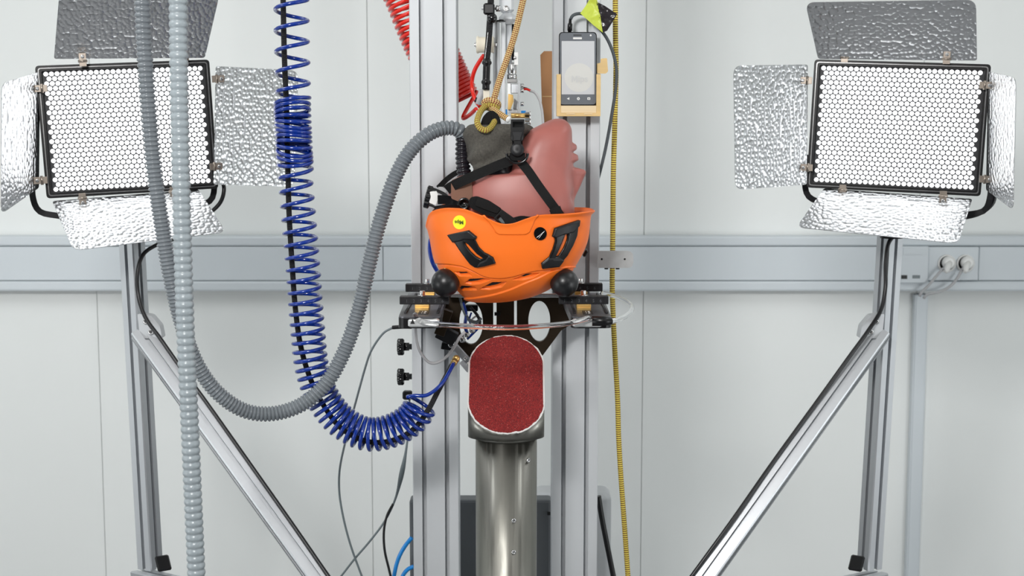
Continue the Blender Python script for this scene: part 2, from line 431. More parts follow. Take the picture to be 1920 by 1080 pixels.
def sandpaper():
    m = mat('red_sandpaper', srgb(140, 34, 36), .75); nt = m.node_tree; b = nt.nodes['Principled BSDF']; N = nt.nodes.new; L = nt.links.new
    tc = nt.nodes['Texture Coordinate']; v = N('ShaderNodeTexVoronoi'); v.inputs['Scale'].default_value = 780; L(tc.outputs['Object'], v.inputs['Vector'])
    cr = N('ShaderNodeValToRGB'); L(v.outputs['Color'], cr.inputs[0])
    e = cr.color_ramp.elements; e[0].position = .1; e[0].color = srgb(92, 14, 20); e[1].position = .85; e[1].color = srgb(166, 38, 36)
    x = e.new(.97); x.color = srgb(206, 120, 112)
    L(cr.outputs[0], b.inputs['Base Color'])
    bp = N('ShaderNodeBump'); bp.inputs['Strength'].default_value = 1; bp.inputs['Distance'].default_value = .0012; L(v.outputs['Distance'], bp.inputs['Height']); L(bp.outputs[0], b.inputs['Normal'])
    return m
M['sand'] = sandpaper()
def pipe_mat():
    m = mat('worn_steel_pipe', srgb(132, 131, 125), .3, 1, 40, .12, .1, 260, stretch=(1, 1, .05)); nt = m.node_tree; N = nt.nodes.new; L = nt.links.new
    b = nt.nodes['Principled BSDF']
    v = N('ShaderNodeTexNoise'); v.inputs['Scale'].default_value = 35; v.inputs['Detail'].default_value = 8; v.inputs['Distortion'].default_value = 2
    L(nt.nodes['Mapping'].outputs[0], v.inputs['Vector']); mr = N('ShaderNodeMapRange'); L(v.outputs['Fac'], mr.inputs[0]); mr.inputs[1].default_value = .4; mr.inputs[2].default_value = .65
    mr.inputs[3].default_value = .3; mr.inputs[4].default_value = .5; L(mr.outputs[0], b.inputs['Roughness'])
    return m
M['pipe'] = pipe_mat()
M['clear'] = mat('clear_tube', (1, 1, 1, 1), .06, 0, trans=1, ior=1.42)

# ------------------------------------------------------------------ room
WY = 4.30; HX = 2.9; Y0 = -1.4; ZT = 2.7
def bxo(name, lo, hi, m):
    lo = Vector(lo); hi = Vector(hi); return MB().box((lo+hi)/2, hi-lo).build(name, m)
struct(bxo('floor', (-HX, Y0, -.1), (HX, WY+.1, 0), M['floor']))
struct(bxo('ceiling', (-HX, Y0, ZT), (HX, WY+.1, ZT+.1), M['ceil']))
struct(bxo('wall_left', (-HX-.1, Y0, 0), (-HX, WY+.1, ZT), M['wall']))
struct(bxo('wall_right', (HX, Y0, 0), (HX+.1, WY+.1, ZT), M['wall']))
struct(bxo('wall_front', (-HX, Y0-.1, 0), (HX, Y0, ZT), M['wall_dark']))
wb = struct(bxo('wall_back', (-HX, WY+.012, 0), (HX, WY+.1, ZT), M['wall']))
jx = [-HX]; x = -0.432-.832*2
while x < HX: jx.append(x); x += .832
jx.append(HX)
for a, b in zip(jx[:-1], jx[1:]):
    MB().box(((a+b)/2, WY+.006, ZT/2), (b-a-.0016, .012, ZT-.002)).build('panel', M['wall'], wb, bevel=.0008)
# trunking on the back wall
TY = WY-.055
def zy(py, Y): return P(960, py, Y).z
tr = thing('cable_trunking', 'long white plastic cable trunking running across the back wall', 'trunking', (0, WY-.03, zy(546, TY)))
zt, zb = zy(443, TY), zy(546, TY)
MB().box((0, WY-.02, (zt+zb)/2), (2*HX-.01, .04, zt-zb)).build('back_channel', M['plastic_w'], tr)
za, zc, zd = zy(461.5, TY), zy(462.8, TY), zy(526, TY)
ze = zy(527.3, TY)
mb = MB(); mb.box((0, WY-.0275, (zt+za)/2), (2*HX-.01, .055, zt-za)); mb.build('upper_rail', M['plastic_w'], tr, bevel=.006)
MB().box((0, WY-.0275, (ze+zb)/2), (2*HX-.01, .055, ze-zb)).build('lower_rail', M['plastic_w'], tr, bevel=.006)
xs_ = [-HX+.01, P(718, 500, TY).x, P(1688, 500, TY).x]
for a, b in zip(xs_[:-1], xs_[1:]): MB().box(((a+b)/2, WY-.026, (zc+zd)/2), (b-a-.002, .05, zc-zd)).build('cover', M['plastic_w'], tr, bevel=.002)
a, b = P(1836, 500, TY).x, HX-.01
MB().box(((a+b)/2, WY-.026, (zc+zd)/2), (b-a, .05, zc-zd)).build('cover', M['plastic_w'], tr, bevel=.002)
# outlet unit in the trunking
def box_px(mb, x0, y0, x1, y1, Y, th, M_=None):
    A = P(x0, y0, Y); B = P(x1, y1, Y)
    return mb.box(((A.x+B.x)/2, Y+th/2, (A.z+B.z)/2), (abs(B.x-A.x), th, abs(A.z-B.z)))
def cbox_px(mb, x0, y0, x1, y1, Y, th, ch=.001):
    A = P(x0, y0, Y); B = P(x1, y1, Y); c = ((A.x+B.x)/2, Y+th/2, (A.z+B.z)/2)
    return mb.cbox(c, (abs(B.x-A.x), th, abs(A.z-B.z)), None, ch)
ou = thing('network_outlet', 'pale network outlet box with two ports in the wall trunking beside right lamp post', 'outlet', P(1715, 531, TY-.01))
box_px(MB(), 1689, 462, 1740, 531, TY-.012, .05).build('housing', M['plastic_w'], ou, bevel=.003)
box_px(MB(), 1694, 466, 1733, 477, TY-.0135, .003).build('label_strip', M['plastic_w'], ou)
box_px(MB(), 1690, 516, 1701, 523, TY-.013, .004).build('port', M['ink'], ou)
box_px(MB(), 1711, 516, 1725, 522, TY-.013, .004).build('port', M['gcab'], ou)
sk = thing('socket_strip', 'white double mains socket plate set in the wall trunking at right', 'socket', P(1790, 528, TY))
box_px(MB(), 1741, 463, 1834, 526, TY-.004, .045).build('faceplate', M['plastic_w'], sk, bevel=.003)
for cx in (1775, 1810):
    c = P(cx, 494, TY-.004); MB().lathe(c, (0, -1, 0), [(0, .027), (.004, .027), (.004, .022), (-.004, .021), (-.004, .0)], 28).build('socket_rim', M['white'], sk)
for i, (cx, pts, lb) in enumerate(((1775, [(1770, 503), (1758, 515), (1742, 534), (1728, 548), (1724, 556)], 'white plug with grey cable in the left socket of the wall trunking'),
                      (1810, [(1806, 503), (1796, 520), (1780, 538), (1758, 548), (1738, 552), (1732, 560)], 'white plug with grey cable in the right socket of the wall trunking'))):
    pg = thing('mains_plug', lb, 'plug', P(cx, 500, TY-.02), 'plugs in the trunking')
    c = P(cx+2, 492, TY-.006); d = Vector((-.35, -.6, -.6)).normalized()
    MB().lathe(c, (0, -1, 0), [(0, .019), (.012, .019), (.02, .013)], 20).build('plug_body', M['white'], pg)
    MB().lathe(c+Vector((0, -.012, 0)), d, [(0, .011), (.03, .008), (.04, .004)], 14).build('cable_boot', M['white'], pg)
    pth = smooth_path([c+Vector((0, -.012, 0))+d*.035]+PP([p+(TY-.03,) for p in pts]), .008); MB().tube(pth, .0042, 10).build('plug_cable', M['lcab'], pg)
cd = thing('cable_conduit', 'narrow white vertical conduit below the wall trunking at right', 'conduit', (P(1727, 800, WY-.02).x, WY-.015, 0))
xc = P(1728, 560, WY-.025).x; zz = zy(552, WY-.025)
MB().box((xc, WY-.0125, zz/2), (.041, .025, zz)).build('conduit_body', M['plastic_w'], cd, bevel=.003)
MB().box((xc, WY-.026, zz/2), (.03, .002, zz-.01)).build('conduit_lid', M['plastic_w'], cd)
# ------------------------------------------------------------------ aluminium profiles
def section(w_, h_, sx, sy, so, dp=.007, r=.002, lip=.002):
    """outline of an extrusion: sx = slot centres along width sides, sy = along height sides, so = slot opening"""
    out = []
    C_ = [(-w_/2, -h_/2), (w_/2, -h_/2), (w_/2, h_/2), (-w_/2, h_/2)]
    for i in range(4):
        a = Vector(C_[i]); b = Vector(C_[(i+1) % 4]); t = (b-a).normalized(); n = Vector((-t.y, t.x)); L = (b-a).length
        out.append(tuple(a+t*r))
        for c in sorted((s+L/2) for s in (sx if i % 2 == 0 else sy)):
            for (q, d) in ((c-so/2, 0), (c-so/2, lip), (c-so*.85, lip), (c-so*.55, dp), (c+so*.55, dp), (c+so*.85, lip), (c+so/2, lip), (c+so/2, 0)): out.append(tuple(a+t*q+n*d))
        out.append(tuple(b-t*r))
    return out
def extrude(mb, p0, p1, sec, hint):
    p0 = Vector(p0); p1 = Vector(p1); L = (p1-p0).length; u, v, ax = basis(p1-p0, hint)   # u -> section y (hint), v -> section x
    return mb.prism(sec, (p0, v, u, ax), L)
SEC90 = section(.0945, .0945, (-.0235, .0235), (-.0235, .0235), .0090, .016, .0015, .0022)
SEC40 = section(.040, .040, (0,), (0,), .008, .010, .0025, .0022)
SEC30 = section(.026, .030, (0,), (0,), .007, .006, .002)
CY = 2.88
for (xa, xb, lb) in ((770.5, 858.5, 'tall silver slotted aluminium column left of the hanging helmet'), (1037, 1122.5, 'tall silver slotted aluminium column carrying the phone, right of the helmet')):
    x0, x1 = P(xa, 500, CY).x, P(xb, 500, CY).x; cx = (x0+x1)/2
    t = thing('aluminium_column', lb, 'column', (cx, CY+.047, 0))
    extrude(MB(), (cx, CY+.047, .012), (cx, CY+.047, ZT-.001), SEC90, (0, -1, 0)).build('profile', M['alu'], t)
    MB().box((cx, CY+.047, .006), (.16, .16, .012)).build('foot_plate', M['blackm'], t, bevel=.002)
# ------------------------------------------------------------------ lamp stands with LED panels
def led_mesh():
    mb = MB(); mb.lathe((0, 0, 0), (0, 0, 1), [(0, .0043), (.003, .0048), (.006, .0038), (.0070, .002)], 8)
    me = bpy.data.meshes.new('led_lens'); me.from_pydata([tuple(v) for v in mb.v], [], mb.f); me.polygons.foreach_set('use_smooth', mb.sm); me.materials.append(M['led']); return me, mb
LEDM, LEDMB = led_mesh()
def stand(side):
    Lf = side == 'left'; other = 'left' if Lf else 'right'
    if Lf:
        top, bot = P(243, 380, 2.98), P(282, 1064, 3.0); ad = [P(262, 622, 2.94), P(622, 1120, 2.74)]
        bm = [P(262, 1077, 3.02), P(400, 1110, 2.72)]; hint = Vector((-.45, -.9, 0)); bh = Vector((.3, -1, .5))
    else:
        top, bot = P(1673, 380, 2.98), P(1630, 1064, 3.0); ad = [P(1652, 622, 2.94), P(1296, 1120, 2.74)]
        bm = [P(1648, 1080, 3.02), P(1500, 1112, 2.72)]; hint = Vector((.45, -.9, 0)); bh = Vector((-.3, -1, .5))
    t = thing('lamp_stand', 'slotted aluminium lamp stand with diagonal brace on the %s side of the room' % other, 'stand', (bot.x, bot.y, 0), 'lamp stands')
    extrude(MB(), bot, top, SEC40, hint).build('post', M['alu_d'], t)
    dd = ad[1]-ad[0]; be = ad[0]+dd*((ad[0].z-.46)/(-dd.z))
    extrude(MB(), ad[0], be, SEC40, bh).build('brace', M['alu_d'], t)
    MB().cbox((be.x, be.y, .235), (.036, .036, .47), None, .004).build('leg', M['blackm'], t)
    MB().lathe((be.x, be.y, 0), (0, 0, 1), [(0, .045), (.012, .043), (.03, .024)], 20).build('foot', M['black'], t)
    extrude(MB(), bm[0]+Vector((0, 0, -.01)), bm[1]+Vector((0, 0, -.01)), SEC40, (0, 0, 1)).build('base_beam', M['alu_d'], t)
    for q in (bm[0].lerp(bm[1], .05), bm[1].lerp(bm[0], .04)):
        MB().cbox((q.x, q.y, (q.z-.03)/2), (.036, .036, q.z-.03), None, .004).build('leg', M['blackm'], t)
        MB().lathe((q.x, q.y, 0), (0, 0, 1), [(0, .032), (.008, .03), (.014, .018)], 20).build('foot', M['black'], t)
    # a bracket cover in the corner of post and beam
    s = 1 if Lf else -1
    c = P(306 if Lf else 1606, 1056, 2.95); ux = (P(326 if Lf else 1584, 1068, 2.93)-P(298 if Lf else 1616, 1038, 2.96)).normalized()
    e1 = Vector((.33*s, -.55, -.75)).normalized(); e2 = Vector((s*.8, .45, 0)).normalized(); e2 = (e2-e1*e2.dot(e1)).normalized(); e3 = e1.cross(e2)
    MB().cbox(c, (.036, .030, .007), Matrix((e1, e2, e3)).transposed(), .003).build('corner_cover', M['black'], t)
    c = P(276 if Lf else 1640, 606, 2.935)
    fr = (c, Vector((s, 0, 0)), Vector((0, 0, 1)), Vector((0, -1, 0)))
    MB().prism(roundpoly([(-.016, .022), (.012, .018), (.03, -.004), (.034, -.03), (-.012, -.03)], .004, 3), fr, .03, z0=-.015).build('gusset', M['alu'], t)
    for q in ((.002, .006), (.012, -.016)):
        MB().lathe(c+Vector((q[0]*s, -.016, q[1])), (0, -1, 0), [(0, .006), (.003, .006), (.003, .003), (.001, .003)], 12).build('bolt', M['steel'], t)
    # ---------------- lamp head
    if Lf: cs = [(75, 122, 2.865), (404, 113, 2.955), (398, 352, 2.955), (78, 374, 2.865)]
    else: cs = [(1518, 112, 2.955), (1850, 120, 2.865), (1847, 369, 2.865), (1521, 351, 2.955)]
    TL, TR, BR, BL = [P(*q) for q in cs]; O = (TL+TR+BR+BL)/4
    ex = ((TR-TL)+(BR-BL)).normalized(); ey = ((TL-BL)+(TR-BR)); ey = (ey-ex*ey.dot(ex)).normalized(); ez = ex.cross(ey)
    W_ = ((TR-TL).length+(BR-BL).length)/2; H_ = ((TL-BL).length+(TR-BR).length)/2
    lp = thing('led_panel_lamp', 'lit %s-hand LED panel lamp with four hammered aluminium barn doors' % other, 'lamp', O, 'LED panel lamps')
    R = Matrix((ex, ey, ez)).transposed(); fr = (O, ex, ey, ez)
    rect = lambda a, b, r, g=5: roundpoly([(-a/2, -b/2), (a/2, -b/2), (a/2, b/2), (-a/2, b/2)], r, g)
    MB().prism(rect(W_-.004, H_-.004, .006), fr, .062, z0=-.072).build('housing', M['blackm'], lp)
    MB().prism(rect(W_, H_, .008), fr, .012, holes=[rect(W_-.022, H_-.022, .004)], z0=-.011).build('bezel', M['black'], lp, bevel=.001)
    MB().prism(rect(W_-.009, H_-.009, .006), fr, .0015, holes=[rect(W_-.013, H_-.013, .005)], z0=.001).build('silver_rim', M['steel'], lp)
    MB().prism(rect(W_-.022, H_-.022, .004), fr, .002, z0=-.011).build('circuit_board', M['ledboard'], lp)
    lw, lh = W_-.038, H_-.034; nx = int(lw/.0108); dx = lw/nx; ny = int(lh/(dx*.866)); dy = lh/ny; spots = []
    for j in range(ny+1):
        for i in range(nx+1-(j % 2)):
            spots.append(((-lw/2+dx*(i+.5*(j % 2))), -lh/2+dy*j))
    near = 1 if not Lf else -1
    spots.sort(key=lambda q: -near*q[0])
    rot = R.to_quaternion()
    for (a, b) in spots[:300]:
        o = bpy.data.objects.new('led_lens', LEDM); COL.objects.link(o); o.parent = lp
        o.location = ex*a+ey*b+ez*(-.009); o.rotation_mode = 'QUATERNION'; o.rotation_quaternion = rot
    mb = MB()
    for (a, b) in spots[300:]:
        k = len(mb.v); o_ = O+ex*a+ey*b+ez*(-.009)
        mb.v += [o_+R @ v for v in LEDMB.v]
        for f, sm in zip(LEDMB.f, LEDMB.sm): mb.face([k+i for i in f], sm)
    o = mb.build('led_lens_field', M['led'], lp); o['kind'] = 'stuff'
    # cooling fins at the back
    for k in range(9):
        a = (k-4)*W_*.1; MB().box(O+ex*a+ez*(-.082), (.006, H_*.8, .02), R).build('cooling_fin', M['blackm'], lp)
    # barn doors: corners listed inner start, inner end, outer end, outer start
    if Lf:
        doors = [[(101, 110, 2.87), (384, 108, 2.95), (412, -14, 2.89), (112, -22, 2.80)],
                 [(72, 352, 2.87), (74, 134, 2.87), (2, 156, 2.73), (1, 402, 2.73)],
                 [(405, 124, 2.955), (401, 346, 2.955), (552, 350, 2.89), (560, 132, 2.89)],
                 [(372, 356, 2.95), (98, 378, 2.87), (138, 472, 2.76), (424, 434, 2.85)]]
        hin = [(155, 112, 2.87, ey), (345, 108, 2.93, ey), (409, 148, 2.95, ex), (405, 312, 2.95, ex), (155, 374, 2.88, -ey), (325, 362, 2.93, -ey), (76, 166, 2.86, -ex), (76, 338, 2.86, -ex)]
    else:
        doors = [[(1534, 110, 2.95), (1832, 113, 2.87), (1830, 0, 2.80), (1510, 3, 2.89)],
                 [(1512, 346, 2.955), (1514, 121, 2.955), (1374, 123, 2.87), (1379, 356, 2.87)],
                 [(1854, 134, 2.865), (1850, 356, 2.865), (1902, 394, 2.72), (1905, 146, 2.72)],
                 [(1823, 374, 2.87), (1545, 354, 2.95), (1493, 431, 2.86), (1797, 453, 2.76)]]
        hin = [(1584, 105, 2.94, ey), (1775, 108, 2.88, ey), (1511, 151, 2.95, -ex), (1512, 314, 2.95, -ex), (1580, 358, 2.94, -ey), (1768, 370, 2.88, -ey), (1849, 160, 2.86, ex), (1849, 336, 2.86, ex)]
    for d in doors:
        A, B, C_, D = [P(*q) for q in d]
        c = (A+B+C_+D)/4; X = (B-A).normalized(); Yv = ((D-A)+(C_-B)); Yv = (Yv-X*Yv.dot(X)).normalized(); Z = X.cross(Yv)
        pts = [((q-c).dot(X), (q-c).dot(Yv)) for q in (A, B, C_, D)]
        pl = roundpoly(pts, [.006, .006, .02, .02], 6)
        MB().prism(pl, (c, X, Yv, Z), .0014).build('barn_door', M['hammer'], lp)
    for (a, b, yy, dr) in hin:
        c = P(a, b, yy)+ez*.006
        sd = dr.cross(ez).normalized(); RM = Matrix((sd, dr, ez)).transposed()
        h = MB().box(c, (.014, .026, .0018), RM).build('hinge', M['hinge'], lp, bevel=.0005)
        MB().lathe(c+dr*.006+ez*.001, ez, [(0, .004), (.0025, .0035), (.003, .002)], 10).build('rivet', M['steel'], h)
        MB().cyl(c-sd*.009-dr*.003, c+sd*.009-dr*.003, .0028, 10).build('hinge_pin', M['hinge'], h)
    # yoke
    if Lf: yk = [(62, 300, 2.90), (62, 372, 2.90), (74, 396, 2.91), (105, 404, 2.92), (240, 412, 2.96), (368, 388, 3.0), (396, 374, 3.0), (402, 350, 3.0), (402, 290, 3.0)]
    else: yk = [(1510, 290, 3.0), (1510, 352, 3.0), (1516, 368, 3.0), (1540, 380, 3.0), (1673, 405, 2.96), (1815, 402, 2.92), (1846, 394, 2.91), (1856, 372, 2.90), (1858, 300, 2.90)]
    pth = smooth_path(PP(yk), .008)
    MB().ribbon(PP(yk), .012, .006, -ez, .01).build('yoke', M['blackm'], lp)
    c = P(243 if Lf else 1673, 415, 2.965); MB().lathe(c+Vector((0, 0, -.035)), (0, 0, 1), [(0, .024), (.02, .024), (.022, .015), (.045, .015)], 20).build('swivel', M['black'], lp)
    # cable
    if Lf: cb = [(412, 330, 2.99), (420, 352, 2.98), (414, 378, 2.98), (380, 410, 3.0), (330, 446, 3.0), (292, 460, 2.97), (268, 478, 2.945), (258, 510, 2.935), (259, 552, 2.93), (272, 594, 2.915), (300, 634, 2.90), (335, 684, 2.885), (380, 745, 2.87), (470, 872, 2.82), (560, 1000, 2.77), (622, 1090, 2.735)]
    else: cb = [(1866, 352, 2.93), (1862, 380, 2.93), (1838, 400, 2.94), (1790, 412, 2.97), (1700, 432, 2.98), (1668, 452, 2.95), (1661, 490, 2.945), (1660, 540, 2.94), (1652, 580, 2.925), (1628, 620, 2.90), (1596, 664, 2.885), (1540, 742, 2.865), (1450, 866, 2.82), (1370, 980, 2.77), (1290, 1090, 2.735)]
    pth = smooth_path(PP(cb), .006); o = MB().tube(pth, .0042, 10).build('lamp_cable', M['bcab'])
    tag(o, 'black power cable of the %s lamp running down along its post and brace' % other, 'cable', 'lamp cables')
stand('left'); stand('right')
# ------------------------------------------------------------------ cabinets behind the columns
A = P(767, 939, 3.15); B = P(1034, 939, 3.15)
cb = thing('equipment_cabinet', 'dark grey equipment cabinet behind the columns at the bottom', 'cabinet', ((A.x+B.x)/2, 3.17, 0))
MB().box(((A.x+B.x)/2, 3.18, A.z/2), (B.x-A.x, .05, A.z)).build('body', M['cab_d'], cb, bevel=.006)
box_px(MB(), 1026, 960, 1032, 966, 3.148, .002).build('screw', M['ink'], cb)
for k in range(2): MB().box(((A.x+B.x)/2, 3.158, A.z-.25-k*.3), (B.x-A.x-.03, .008, .004)).build('drawer_gap', M['ink'], cb)
A = P(1000, 926, 3.5); B = P(1147, 926, 3.5)
cw = thing('white_instrument_case', 'pale rounded instrument case standing behind the right column', 'case', ((A.x+B.x)/2, 3.6, 0))
MB().cbox(((A.x+B.x)/2, 3.55, A.z/2), (B.x-A.x, .1, A.z), None, .012).build('body', M['cab_w'], cw, bevel=.004)
a, b = P(1016, 932, 3.497), P(1032, 935, 3.497)
MB().box(((a.x+b.x)/2, 3.4985, (a.z+b.z)/2), (b.x-a.x, .004, a.z-b.z)).build('blue_badge', M['blue2'], cw)
# ------------------------------------------------------------------ pole and anvil
AX = P(949, 900, 2.62).x; AY = 2.66
p0 = P(949, 818, AY)
t = thing('anvil_pole', 'thick scratched steel pipe standing under the red sandpaper anvil', 'pole', (AX, AY, 0))
sc = 2667/AY*1.006; pr = 59/sc
MB().lathe((AX, AY, 0.02), (0, 0, 1), [(0, pr), (p0.z-.02, pr)], 64).build('pipe', M['pipe'], t)
MB().lathe((AX, AY, 0), (0, 0, 1), [(0, .13), (.018, .13), (.02, .128), (.02, pr)], 48).build('base_flange', M['blackm'], t)
for (px, py) in ((990, 863), (963, 976), (963, 1035)):
    q = P(px, py, AY-pr); dx_ = q.x-AX; yy = -math.sqrt(max(0, pr*pr-dx_*dx_)); n = Vector((dx_, yy, 0)).normalized(); q = P(px, py, AY+yy); q = Vector((AX, AY, q.z))+n*pr
    s_ = MB().lathe(q-n*.001, n, [(0, .0045), (.003, .0045), (.0036, .0035), (.0036, .0022), (.0012, .0020)], 14).build('set_screw', M['steel'], t)
# anvil: stadium-topped collar cut at 45 degrees
hw = 72/ (2667/(AY-.0)) ; pyb = 816
zb_ = P(949, 812, AY).z
ti = math.radians(45); hl = .113; rr = hw
def stadium(n=24, r=hw, L=hl):
    return [(r*math.cos(PI*k/n), (L-r)+r*math.sin(PI*k/n)) for k in range(n+1)]+[(r*math.cos(PI+PI*k/n), -(L-r)+r*math.sin(PI+PI*k/n)) for k in range(n+1)]
an = thing('slanted_anvil', 'slanted steel anvil head faced with red sandpaper on top of the pole', 'anvil', (AX, AY, zb_))
ctr = Vector((AX, AY, P(949, 720, AY).z)); ey_ = Vector((0, math.cos(ti), math.sin(ti))); ez_ = Vector((0, -math.sin(ti), math.cos(ti))); ex_ = Vector((1, 0, 0))
mb = MB(); st = stadium(30); n = len(st)
for (x, y) in st:
    q = ctr+ex_*x+ey_*y; mb.v.append(Vector((q.x, q.y, min(q.z, 9))))
for (x, y) in st:
    a = math.atan2(y, x); mb.v.append(Vector((ctr.x+x, ctr.y+ey_.y*y*.92, zb_)))
for i in range(n):
    j = (i+1) % n; mb.face([i, n+i, n+j, j], True)
mb.face([i for i in range(n)]); mb.face([n+i for i in reversed(range(n))])
mb.build('collar', M['pipe'], an)
# torn white backing and the red sheet
def rag(r, L, amp, seed, n=90):
    out = []
    for (x, y) in stadium(n, r, L):
        k = 1+amp*noise.noise(Vector((x*90, y*90, seed)))+amp*.6*noise.noise(Vector((x*320, y*320, seed+3)))+(amp*.8 if (x > .02 and y < -.05) else 0); out.append((x*k, y*k))
    return out
MB().prism(rag(hw+.0005, hl+.0005, .012, 1.3), (ctr, ex_, ey_, ez_), .0022, z0=.0002).build('torn_backing', M['white'], an)
MB().prism(rag(hw-.0022, hl-.0022, .016, 5.1), (ctr, ex_, ey_, ez_), .0016, z0=.0025).build('sandpaper_sheet', M['sand'], an)
MB().lathe((AX, AY, zb_-.006), (0, 0, 1), [(0, pr+.004), (.006, pr+.004)], 48).build('lower_lip', M['pipe'], an)
# ------------------------------------------------------------------ drop carriage: dark plate with rails and ruler bars
cr = thing('drop_carriage', 'drop carriage with two ruler-topped steel arms holding up the orange helmet', 'rig', P(945, 600, 2.8))
KY = 2.80
def pxpoly(lst, Y): 
    O = P(960, 540, Y); out = []
    for p in lst:
        q = P(p[0], p[1], Y); out.append((q.x-O.x, q.z-O.z))
    return out, (O, Vector((1, 0, 0)), Vector((0, 0, 1)), Vector((0, -1, 0)))
outl, fr = pxpoly([(833, 556), (1082, 556), (1082, 600), (1052, 618), (1018, 664), (992, 690), (905, 690), (872, 664), (836, 616), (826, 600)], KY)
hl1, _ = pxpoly(ell(883.5, 604, 22, 40), KY); hl2, _ = pxpoly(ell(1011, 601, 20.5, 38), KY)
s1, _ = pxpoly([(925, 560), (931, 560), (931, 612), (925, 612)], KY); s2, _ = pxpoly([(964, 560), (969, 560), (969, 612), (964, 612)], KY)
MB().prism(outl, fr, .012, holes=[hl1, hl2, s1, s2]).build('back_plate', M['brown'], cr, bevel=.0008)
box_px(MB(), 927, 586, 938, 592, KY-.022, .01).build('screw', M['black'], cr)
H0 = CZ - P(0, 594, 2.50).z
ZR = CZ-H0       # top height of the rails
def at_y(py, z):   # depth at which height z shows at pixel row py
    lo, hi = 1.5, 4.5
    for _ in range(40):
        m = (lo+hi)/2
        if P(960, py, m).z < z: lo, hi = lo, m
        else: lo = m
        if P(960, py, m).z < z: pass
    return (lo+hi)/2
for s, (fx0, fx1, bx0, bx1) in (('left', (747, 826, 766, 838)), ('right', (1072, 1146, 1052, 1128))):
    yf, yb = 2.50, 2.86
    a0, a1, b0, b1 = P(fx0, 594, yf).x, P(fx1, 594, yf).x, P(bx0, 546, yb).x, P(bx1, 546, yb).x
    wf = a1-a0
    pts = roundpoly([(a0, yf), (a1, yf), (b1, yb), (b0, yb)], [.014, .014, .001, .001], 5)
    ar = MB().prism(pts, (Vector((0, 0, ZR-.016)), Vector((1, 0, 0)), Vector((0, 1, 0)), Vector((0, 0, 1))), .016).build('steel_arm', M['armsteel'] , cr, bevel=.001)
    xm = (a0+a1)/2
    fo = .007 if s == 'left' else -.007
    MB().prism(roundpoly([(a0-.0008, yf-.001), (a1+.0008, yf-.001), (a1+.0008, yf+.05), (a0-.0008, yf+.05)], [.015, .015, .001, .001], 5), (Vector((0, 0, ZR-.0205)), Vector((1, 0, 0)), Vector((0, 1, 0)), Vector((0, 0, 1))), .018).build('end_block', M['black'], ar, bevel=.001)
    MB().cbox(((a0+a1)/2+fo, yf+.010, ZR-.011), (wf*.76, .026, .0165), None, .003).build('front_plate', M['zinc'], ar, bevel=.001)
    MB().box((xm+.004*(1 if s == 'left' else -1), yf+.055, ZR+.0004), (.018, .045, .0008)).build('scale_window', M['ink'], ar)
    for dd in range(2): text_mb('15', Vector((xm+.004*(1 if s == 'left' else -1), yf+.045+.02*dd, ZR+.001)), Vector((1, 0, 0)), Vector((0, 1, 0)), .011, .0002).build('scale_number', M['white'], ar)
    MB().box((xm-.028, yf+.19, ZR+.0015), (.004, .30, .003)).build('guide_edge', M['blackm'], ar); MB().box((xm+.03, yf+.19, ZR+.0015), (.004, .30, .003)).build('guide_edge', M['blackm'], ar)
    tri = Vector((xm+.012*(1 if s == 'right' else -1), yf-.0034, ZR-.012))
    MB().prism([(-.004, 0), (.004, 0), (0, .009)], (tri, Vector((1, 0, 0)), Vector((0, 0, 1)), Vector((0, -1, 0))), .001).build('arrow_mark', M['ink'], ar)
    # ruler bars
    for kk, (rx0, rx1, ry0, ry1, RY, bxa, bxb, sxx) in enumerate((((749, 842, 556, 571, 2.60, 778, 805, 792), (760, 853, 533, 547.5, 2.80, 790, 815, 801)) if s == 'left' else ((1048, 1141, 555.5, 570.5, 2.60, 1081, 1108, 1094), (1036, 1130, 532, 546.5, 2.80, 1078, 1101, 1089)))):
        A, B = P(rx0, ry0, RY), P(rx1, ry1, RY); hh = A.z-B.z
        zc_ = (A.z+B.z)/2
        rb = MB().box(((A.x+B.x)/2, RY+.011, zc_), (B.x-A.x, .022, hh)).build('ruler_bar', M['blackm'], cr, bevel=.0012)
        mk = MB(); n = 6; stp = (B.x-A.x)/(n+.9)
        for i in range(1, n+1):
            xx = A.x+stp*(i+ (.0 if s == 'left' else -.2)); text_mb(str(i), Vector((xx, RY-.0006, zc_-.0012)), Vector((1, 0, 0)), Vector((0, 0, 1)), .0082, .0003).build('digit', M['digit'], rb)
            mk.box((xx+stp*.45, RY-.0003, zc_), (.0006, .001, hh*.95))
            for q in (-.25, .0, .2): mk.box((xx+stp*(.45+q*.9), RY-.0003, zc_+hh*.32), (.0004, .001, hh*.28))
        mk.build('scale_ticks', M['ktape'], rb)
        c = P((bxa+bxb)/2, ry1+3, RY+.0); wb_ = P(bxb, 500, RY).x-P(bxa, 500, RY).x
        MB().box((c.x, RY+.013, (B.z+ZR)/2-.0003), (wb_, .036, abs(B.z-ZR)+.001)).build('brass_block', M['brass'], cr, bevel=.0008)
        MB().box((c.x, RY-.006, ZR+.0015+.001), (wb_*.92, .012, .004)).build('brass_tongue', M['brass'], cr)
        q = P(sxx, ry0, RY+.010); q = Vector((q.x, RY+.011, A.z))
        MB().lathe(q, (0, 0, 1), [(0, .0085), (.0012, .0085), (.0012, .0048), (.009, .0048), (.0095, .004), (.0095, .0025), (.006, .0025)], 16).build('cap_screw', M['steel'], cr)
    c = P(835 if s == 'left' else 1058, 530, 2.578)
    MB().sphere(c, .0259, 40, 26).build('rubber_ball', M['rubber'], cr)
    MB().lathe(c+Vector((0, .008, -.027)), (0, 0, 1), [(0, .010), (.003, .010), (.006, .007)], 16).build('ball_seat', M['blackm'], cr)
